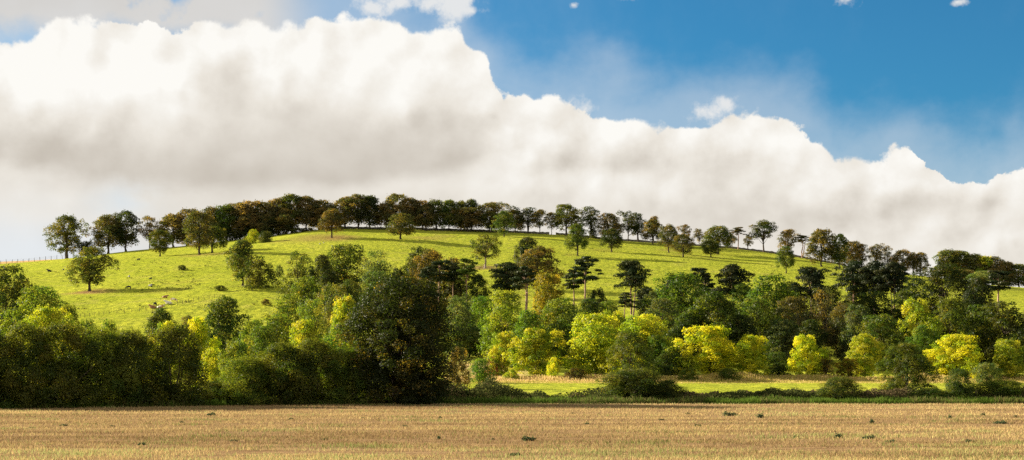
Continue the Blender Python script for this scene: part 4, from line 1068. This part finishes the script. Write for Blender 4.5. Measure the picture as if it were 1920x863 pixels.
# ------------------------------------------------------------------ sky with clouds
EXPO = 1.66
def sky():
    w = bpy.data.worlds.new('World'); SC.world = w; w.use_nodes = True; nt = w.node_tree; nt.nodes.clear()
    out = nt.nodes.new('ShaderNodeOutputWorld'); bg = nt.nodes.new('ShaderNodeBackground'); nt.links.new(bg.outputs[0], out.inputs[0])
    st = nt.nodes.new('ShaderNodeTexSky'); st.sky_type = 'NISHITA'; st.sun_disc = False
    st.sun_elevation = math.radians(SUN_EL); st.sun_rotation = math.radians(-(90 - SUN_AZ)); st.altitude = 50; st.air_density = 1.0; st.dust_density = 0.4; st.ozone_density = 2.5
    tc = nt.nodes.new('ShaderNodeTexCoord'); d = tc.outputs['Generated']
    sep = nt.nodes.new('ShaderNodeSeparateXYZ'); nt.links.new(d, sep.inputs[0])
    x, y, z = (V(nt, sep.outputs[i]) for i in range(3))
    U = x._op('ARCTAN2', y) * F                       # bearing
    W = z / ((x * x + y * y).sqrt().max(0.001)) * F   # height above the horizon
    def uw(px, py):
        a = math.atan((px - 960) / F); return a * F, (HOR - py) * math.cos(a)
    # top outline of the cloud bank against bearing
    top = [(-900, 150), (-300, 110), (0, 84), (100, 58), (200, 40), (320, 60), (345, 48), (430, 22), (500, 34), (560, 26), (640, 26), (680, 34), (740, 40), (775, 60), (815, 62), (850, 58), (880, 92), (915, 128),
           (935, 158), (985, 180), (1030, 184), (1100, 205), (1135, 203), (1185, 216), (1245, 244), (1300, 240), (1345, 236), (1358, 216), (1385, 210), (1440, 224), (1500, 244), (1545, 262), (1565, 294),
           (1640, 304), (1690, 296), (1745, 306), (1790, 322), (1850, 338), (1880, 334), (1900, 320), (2000, 330), (2400, 420), (3000, 520)]
    fc = nt.nodes.new('ShaderNodeFloatCurve'); cv = fc.mapping.curves[0]
    pts = [((uw(a, b)[0] + 2000) / 4000, uw(a, b)[1] / 800) for a, b in top]
    cv.points[0].location = (0.0, 0.62); cv.points[1].location = (1.0, 0.1)
    for p in pts: q = cv.points.new(*p)
    for q in cv.points: q.handle_type = 'AUTO'
    fc.mapping.update()
    nt.links.new((U * (1 / 4000) + 0.5).k, fc.inputs['Value'])
    T = V(nt, fc.outputs[0]) * 800.0
    def vor(scale, loc=(0, 0, 0), sm=0.6):
        n = nt.nodes.new('ShaderNodeTexVoronoi'); n.feature = 'SMOOTH_F1'; n.inputs['Scale'].default_value = scale; n.inputs['Smoothness'].default_value = sm
        nt.links.new(mapping(nt, warp, (1, 1, 1), loc), n.inputs['Vector']); return V(nt, n.outputs['Distance'])
    # warp the direction a little so that nothing is regular
    nz = nt.nodes.new('ShaderNodeTexNoise'); nz.inputs['Scale'].default_value = 22; nz.inputs['Detail'].default_value = 5; nt.links.new(d, nz.inputs['Vector'])
    vm = nt.nodes.new('ShaderNodeVectorMath'); vm.operation = 'MULTIPLY_ADD'; nt.links.new(nz.outputs['Color'], vm.inputs[0]); vm.inputs[1].default_value = (0.022,) * 3; nt.links.new(d, vm.inputs[2])
    warp = vm.outputs[0]
    f1 = tex(nt, d, 34, 8, 0.62); f2 = tex(nt, d, 9, 5, 0.5); f3 = tex(nt, mapping(nt, d, (1, 1, 1.8), (3, 1, 2)), 14, 6, 0.55)
    v1 = vor(26); v2 = vor(62, (1, 2, 3))
    puff = (0.5 - v1) * 40 + (0.5 - v2) * 22 + (f1 - 0.5) * 84
    s_main = (T - W) + puff
    def blob(px, py, rx, ry, k=34.0):
        a, b = uw(px, py)
        e = ((U - a) * (1 / rx)); g = ((W - b) * (1 / ry))
        return (1.0 - (e * e + g * g).sqrt()) * k
    frag = (f1 - 0.53) * 230 + (0.45 - v2) * 30
    sb = None
    for bb in ((790, -6, 140, 50, 80.0), (885, 22, 46, 18, 50.0), (700, 14, 60, 26, 55.0), (1610, -14, 46, 24), (1795, 4, 14, 8), (1366, 196, 26, 34), (1335, 215, 40, 24), (1075, 10, 12, 8), (1170, -8, 24, 10), (1110, 200, 46, 22)):
        q = blob(*bb); sb = q if sb is None else sb.max(q)
    s_frag = sb + frag - 4
    soft = tex(nt, d, 12, 3).lin(0.36, 0.62, 2, 15)
    a_main = (s_main / soft).ss(-0.25, 1.0)
    a_frag = s_frag.ss(-8, 40) * 0.85
    # grey veil over the upper left
    veil_t = (W - (uw(0, 62)[1] + 4)) + (f2 - 0.5) * 90 + (f1 - 0.5) * 60
    veil = veil_t.ss(-25, 35) * (1 - U.ss(-480, -330)) * (tex(nt, mapping(nt, d, (1, 1, 1), (7, 3, 1)), 26, 5).ss(0.27, 0.44) * 0.9 + 0.1)
    # thin streaky haze in the blue
    thin = tex(nt, mapping(nt, d, (1, 1, 0.7), (2, 5, 3)), 10, 6, 0.6).ss(0.38, 0.85) * 0.36 * (1 - (W - 300).ss(0, 380) * 0.75)
    # brightness of the cloud body: lit tops, grey bellies
    wob = (f3 - 0.5) * 190 + (f1 - 0.5) * 60
    def pit(px, py, rx, ry):
        a, b = uw(px, py)
        e = (U + wob * 0.8 - a) * (1 / rx); g = (W + wob * 0.45 - b) * (1 / ry)
        return ((e * e + g * g) * -1.0).exp()
    sd = s_main
    def curve(pts, ymax=800.0):
        c = nt.nodes.new('ShaderNodeFloatCurve'); k = c.mapping.curves[0]
        qs = [((uw(p, q)[0] + 2000) / 4000, uw(p, q)[1] / ymax) for p, q in pts]
        k.points[0].location = (0.0, qs[0][1]); k.points[1].location = (1.0, qs[-1][1])
        for q in qs: k.points.new(*q)
        for q in k.points: q.handle_type = 'AUTO'
        c.mapping.update(); nt.links.new(((U + wob * 0.12) * (1 / 4000) + 0.5).k, c.inputs['Value']); return V(nt, c.outputs[0]) * ymax
    # grey flat base of the great left cloud; paler cloud lies behind and beneath it
    base = curve([(-500, 300), (0, 305), (150, 325), (300, 338), (450, 345), (600, 338), (750, 322), (880, 300), (960, 262), (1060, 230), (1300, 230)])
    hb = W - base + wob * 0.36
    west = 1 - (U + wob * 0.3).ss(uw(870, 0)[0], uw(1010, 0)[0])
    belly = hb.ss(-30, 14) * (1 - hb.ss(10, 170)) * west
    L = 1.04 - sd.ss(10, 210) * 0.10 - sd.ss(120, 420) * 0.10
    L = L - belly * 0.17
    L = L + pit(160, 160, 260, 80) * 0.14 + pit(600, 120, 260, 70) * 0.12 - pit(425, 140, 70, 50) * 0.20 - pit(520, 200, 120, 40) * 0.07
    # rim of the near left lobe, folds in the right bank
    L = L - pit(0, 250, 200, 60) * 0.07 + pit(985, 235, 50, 60) * 0.08 - pit(1075, 300, 120, 46) * 0.14 + pit(1175, 250, 50, 40) * 0.07 - pit(1330, 320, 190, 42) * 0.15
    L = L + pit(1000, 352, 420, 22) * 0.07 - pit(1480, 400, 300, 40) * 0.12 + pit(1420, 245, 70, 40) * 0.06 + pit(100, 390, 260, 36) * 0.06 - pit(1720, 380, 180, 36) * 0.10 - pit(1850, 430, 150, 40) * 0.07
    # relief from the side the sun stands on
    off = mapping(nt, d, (1, 1, 1), (-0.010, 0, 0.008))
    rel = (tex(nt, d, 20, 7, 0.55) - tex(nt, off, 20, 7, 0.55)) * 0.6
    n = nt.nodes.new('ShaderNodeTexVoronoi'); n.feature = 'SMOOTH_F1'; n.inputs['Scale'].default_value = 40; n.inputs['Smoothness'].default_value = 0.8
    nt.links.new(mapping(nt, warp, (1, 1, 1), (-0.006, 0, 0.005)), n.inputs['Vector']); va = V(nt, n.outputs['Distance'])
    vb = vor(40, (0, 0, 0), 0.8)
    L = L + (rel + (va - vb) * 0.35) * (1.0 - sd.ss(60, 330) * 0.75) + (f1 - 0.5) * 0.14 * (1.0 - sd.ss(40, 300) * 0.6)
    L = L.max(0.30).min(1.12)
    ramp = nt.nodes.new('ShaderNodeValToRGB'); e = ramp.color_ramp.elements
    e[0].position = 0.30; e[0].color = (0.33, 0.29, 0.245, 1); e[1].position = 1.0; e[1].color = (1.0, 0.985, 0.94, 1)
    q = e.new(0.6); q.color = (0.60, 0.55, 0.48, 1); q = e.new(0.8); q.color = (0.83, 0.785, 0.71, 1)
    nt.links.new((L * 0.875).k, ramp.inputs[0])
    k = 1.0 / 2 ** EXPO
    blue = mixc(nt, 1.0, st.outputs[0], (SKYK * 0.165, SKYK * 0.525, SKYK * 0.69), 'MULTIPLY')
    def sc(c, m): return tuple(v * m for v in c)
    c0 = mixc(nt, thin, blue, sc((0.75, 0.82, 0.9), k))
    c0 = mixc(nt, veil * 0.9, c0, sc((0.70, 0.645, 0.575), k))
    c0 = mixc(nt, a_frag, c0, sc((0.90, 0.88, 0.84), k))
    cl = mixc(nt, 1.0, ramp.outputs[0], (k, k, k), 'MULTIPLY')
    lowl = pit(60, 470, 260, 70) * 0.75
    cl = mixc(nt, lowl.clamp(), cl, sc((0.80, 0.86, 0.92), k))
    gap = pit(245, 370, 55, 22) * 0.55
    cl = mixc(nt, gap.clamp(), cl, sc((0.68, 0.78, 0.86), k))
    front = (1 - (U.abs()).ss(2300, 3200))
    c0 = mixc(nt, (1 - front) * tex(nt, d, 3.0, 5).ss(0.34, 0.54) * 0.85, c0, sc((0.95, 0.90, 0.80), k))  # unseen bright cloud added behind the camera as fill light
    halo = (s_main + (f2 - 0.5) * 160 + (f3 - 0.5) * 160).ss(-150, 20) * front * 0.38
    c0 = mixc(nt, halo, c0, sc((0.78, 0.80, 0.82), k))
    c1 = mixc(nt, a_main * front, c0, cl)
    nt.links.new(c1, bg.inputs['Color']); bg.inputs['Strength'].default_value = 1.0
SKYK = 0.051
sky()
s = bpy.data.lights.new('sun', 'SUN'); s.energy = 5.0; s.angle = math.radians(0.5); s.color = (1.0, 0.90, 0.74)
so = link('sun', s); ca = math.radians(SUN_AZ); ce = math.radians(SUN_EL)
S = Vector((-math.cos(ca) * math.cos(ce), math.sin(ca) * math.cos(ce), math.sin(ce)))
so.rotation_euler = S.to_track_quat('Z', 'Y').to_euler(); so.location = S * 300

# ------------------------------------------------------------------ camera
cam = bpy.data.cameras.new('camera'); co = link('camera', cam); SC.camera = co
co.location = (0, 0, CAMZ); co.rotation_euler = (math.pi / 2, 0, 0)
cam.sensor_width = 36; cam.lens = F / 1920 * 36; cam.shift_y = (HOR - 431.5) / 1920
cam.clip_start = 0.5; cam.clip_end = 9000
SC.view_settings.view_transform = 'Standard'; SC.view_settings.look = 'None'; SC.view_settings.gamma = 1; SC.view_settings.use_curve_mapping = False
SC.view_settings.exposure = EXPO
SC.render.engine = 'CYCLES'
cy = SC.cycles
cy.max_bounces = 4; cy.diffuse_bounces = 2; cy.glossy_bounces = 1; cy.transmission_bounces = 3; cy.volume_bounces = 0; cy.transparent_max_bounces = 4
cy.use_denoising = False; cy.sample_clamp_indirect = 4
cy.caustics_reflective = False; cy.caustics_refractive = False
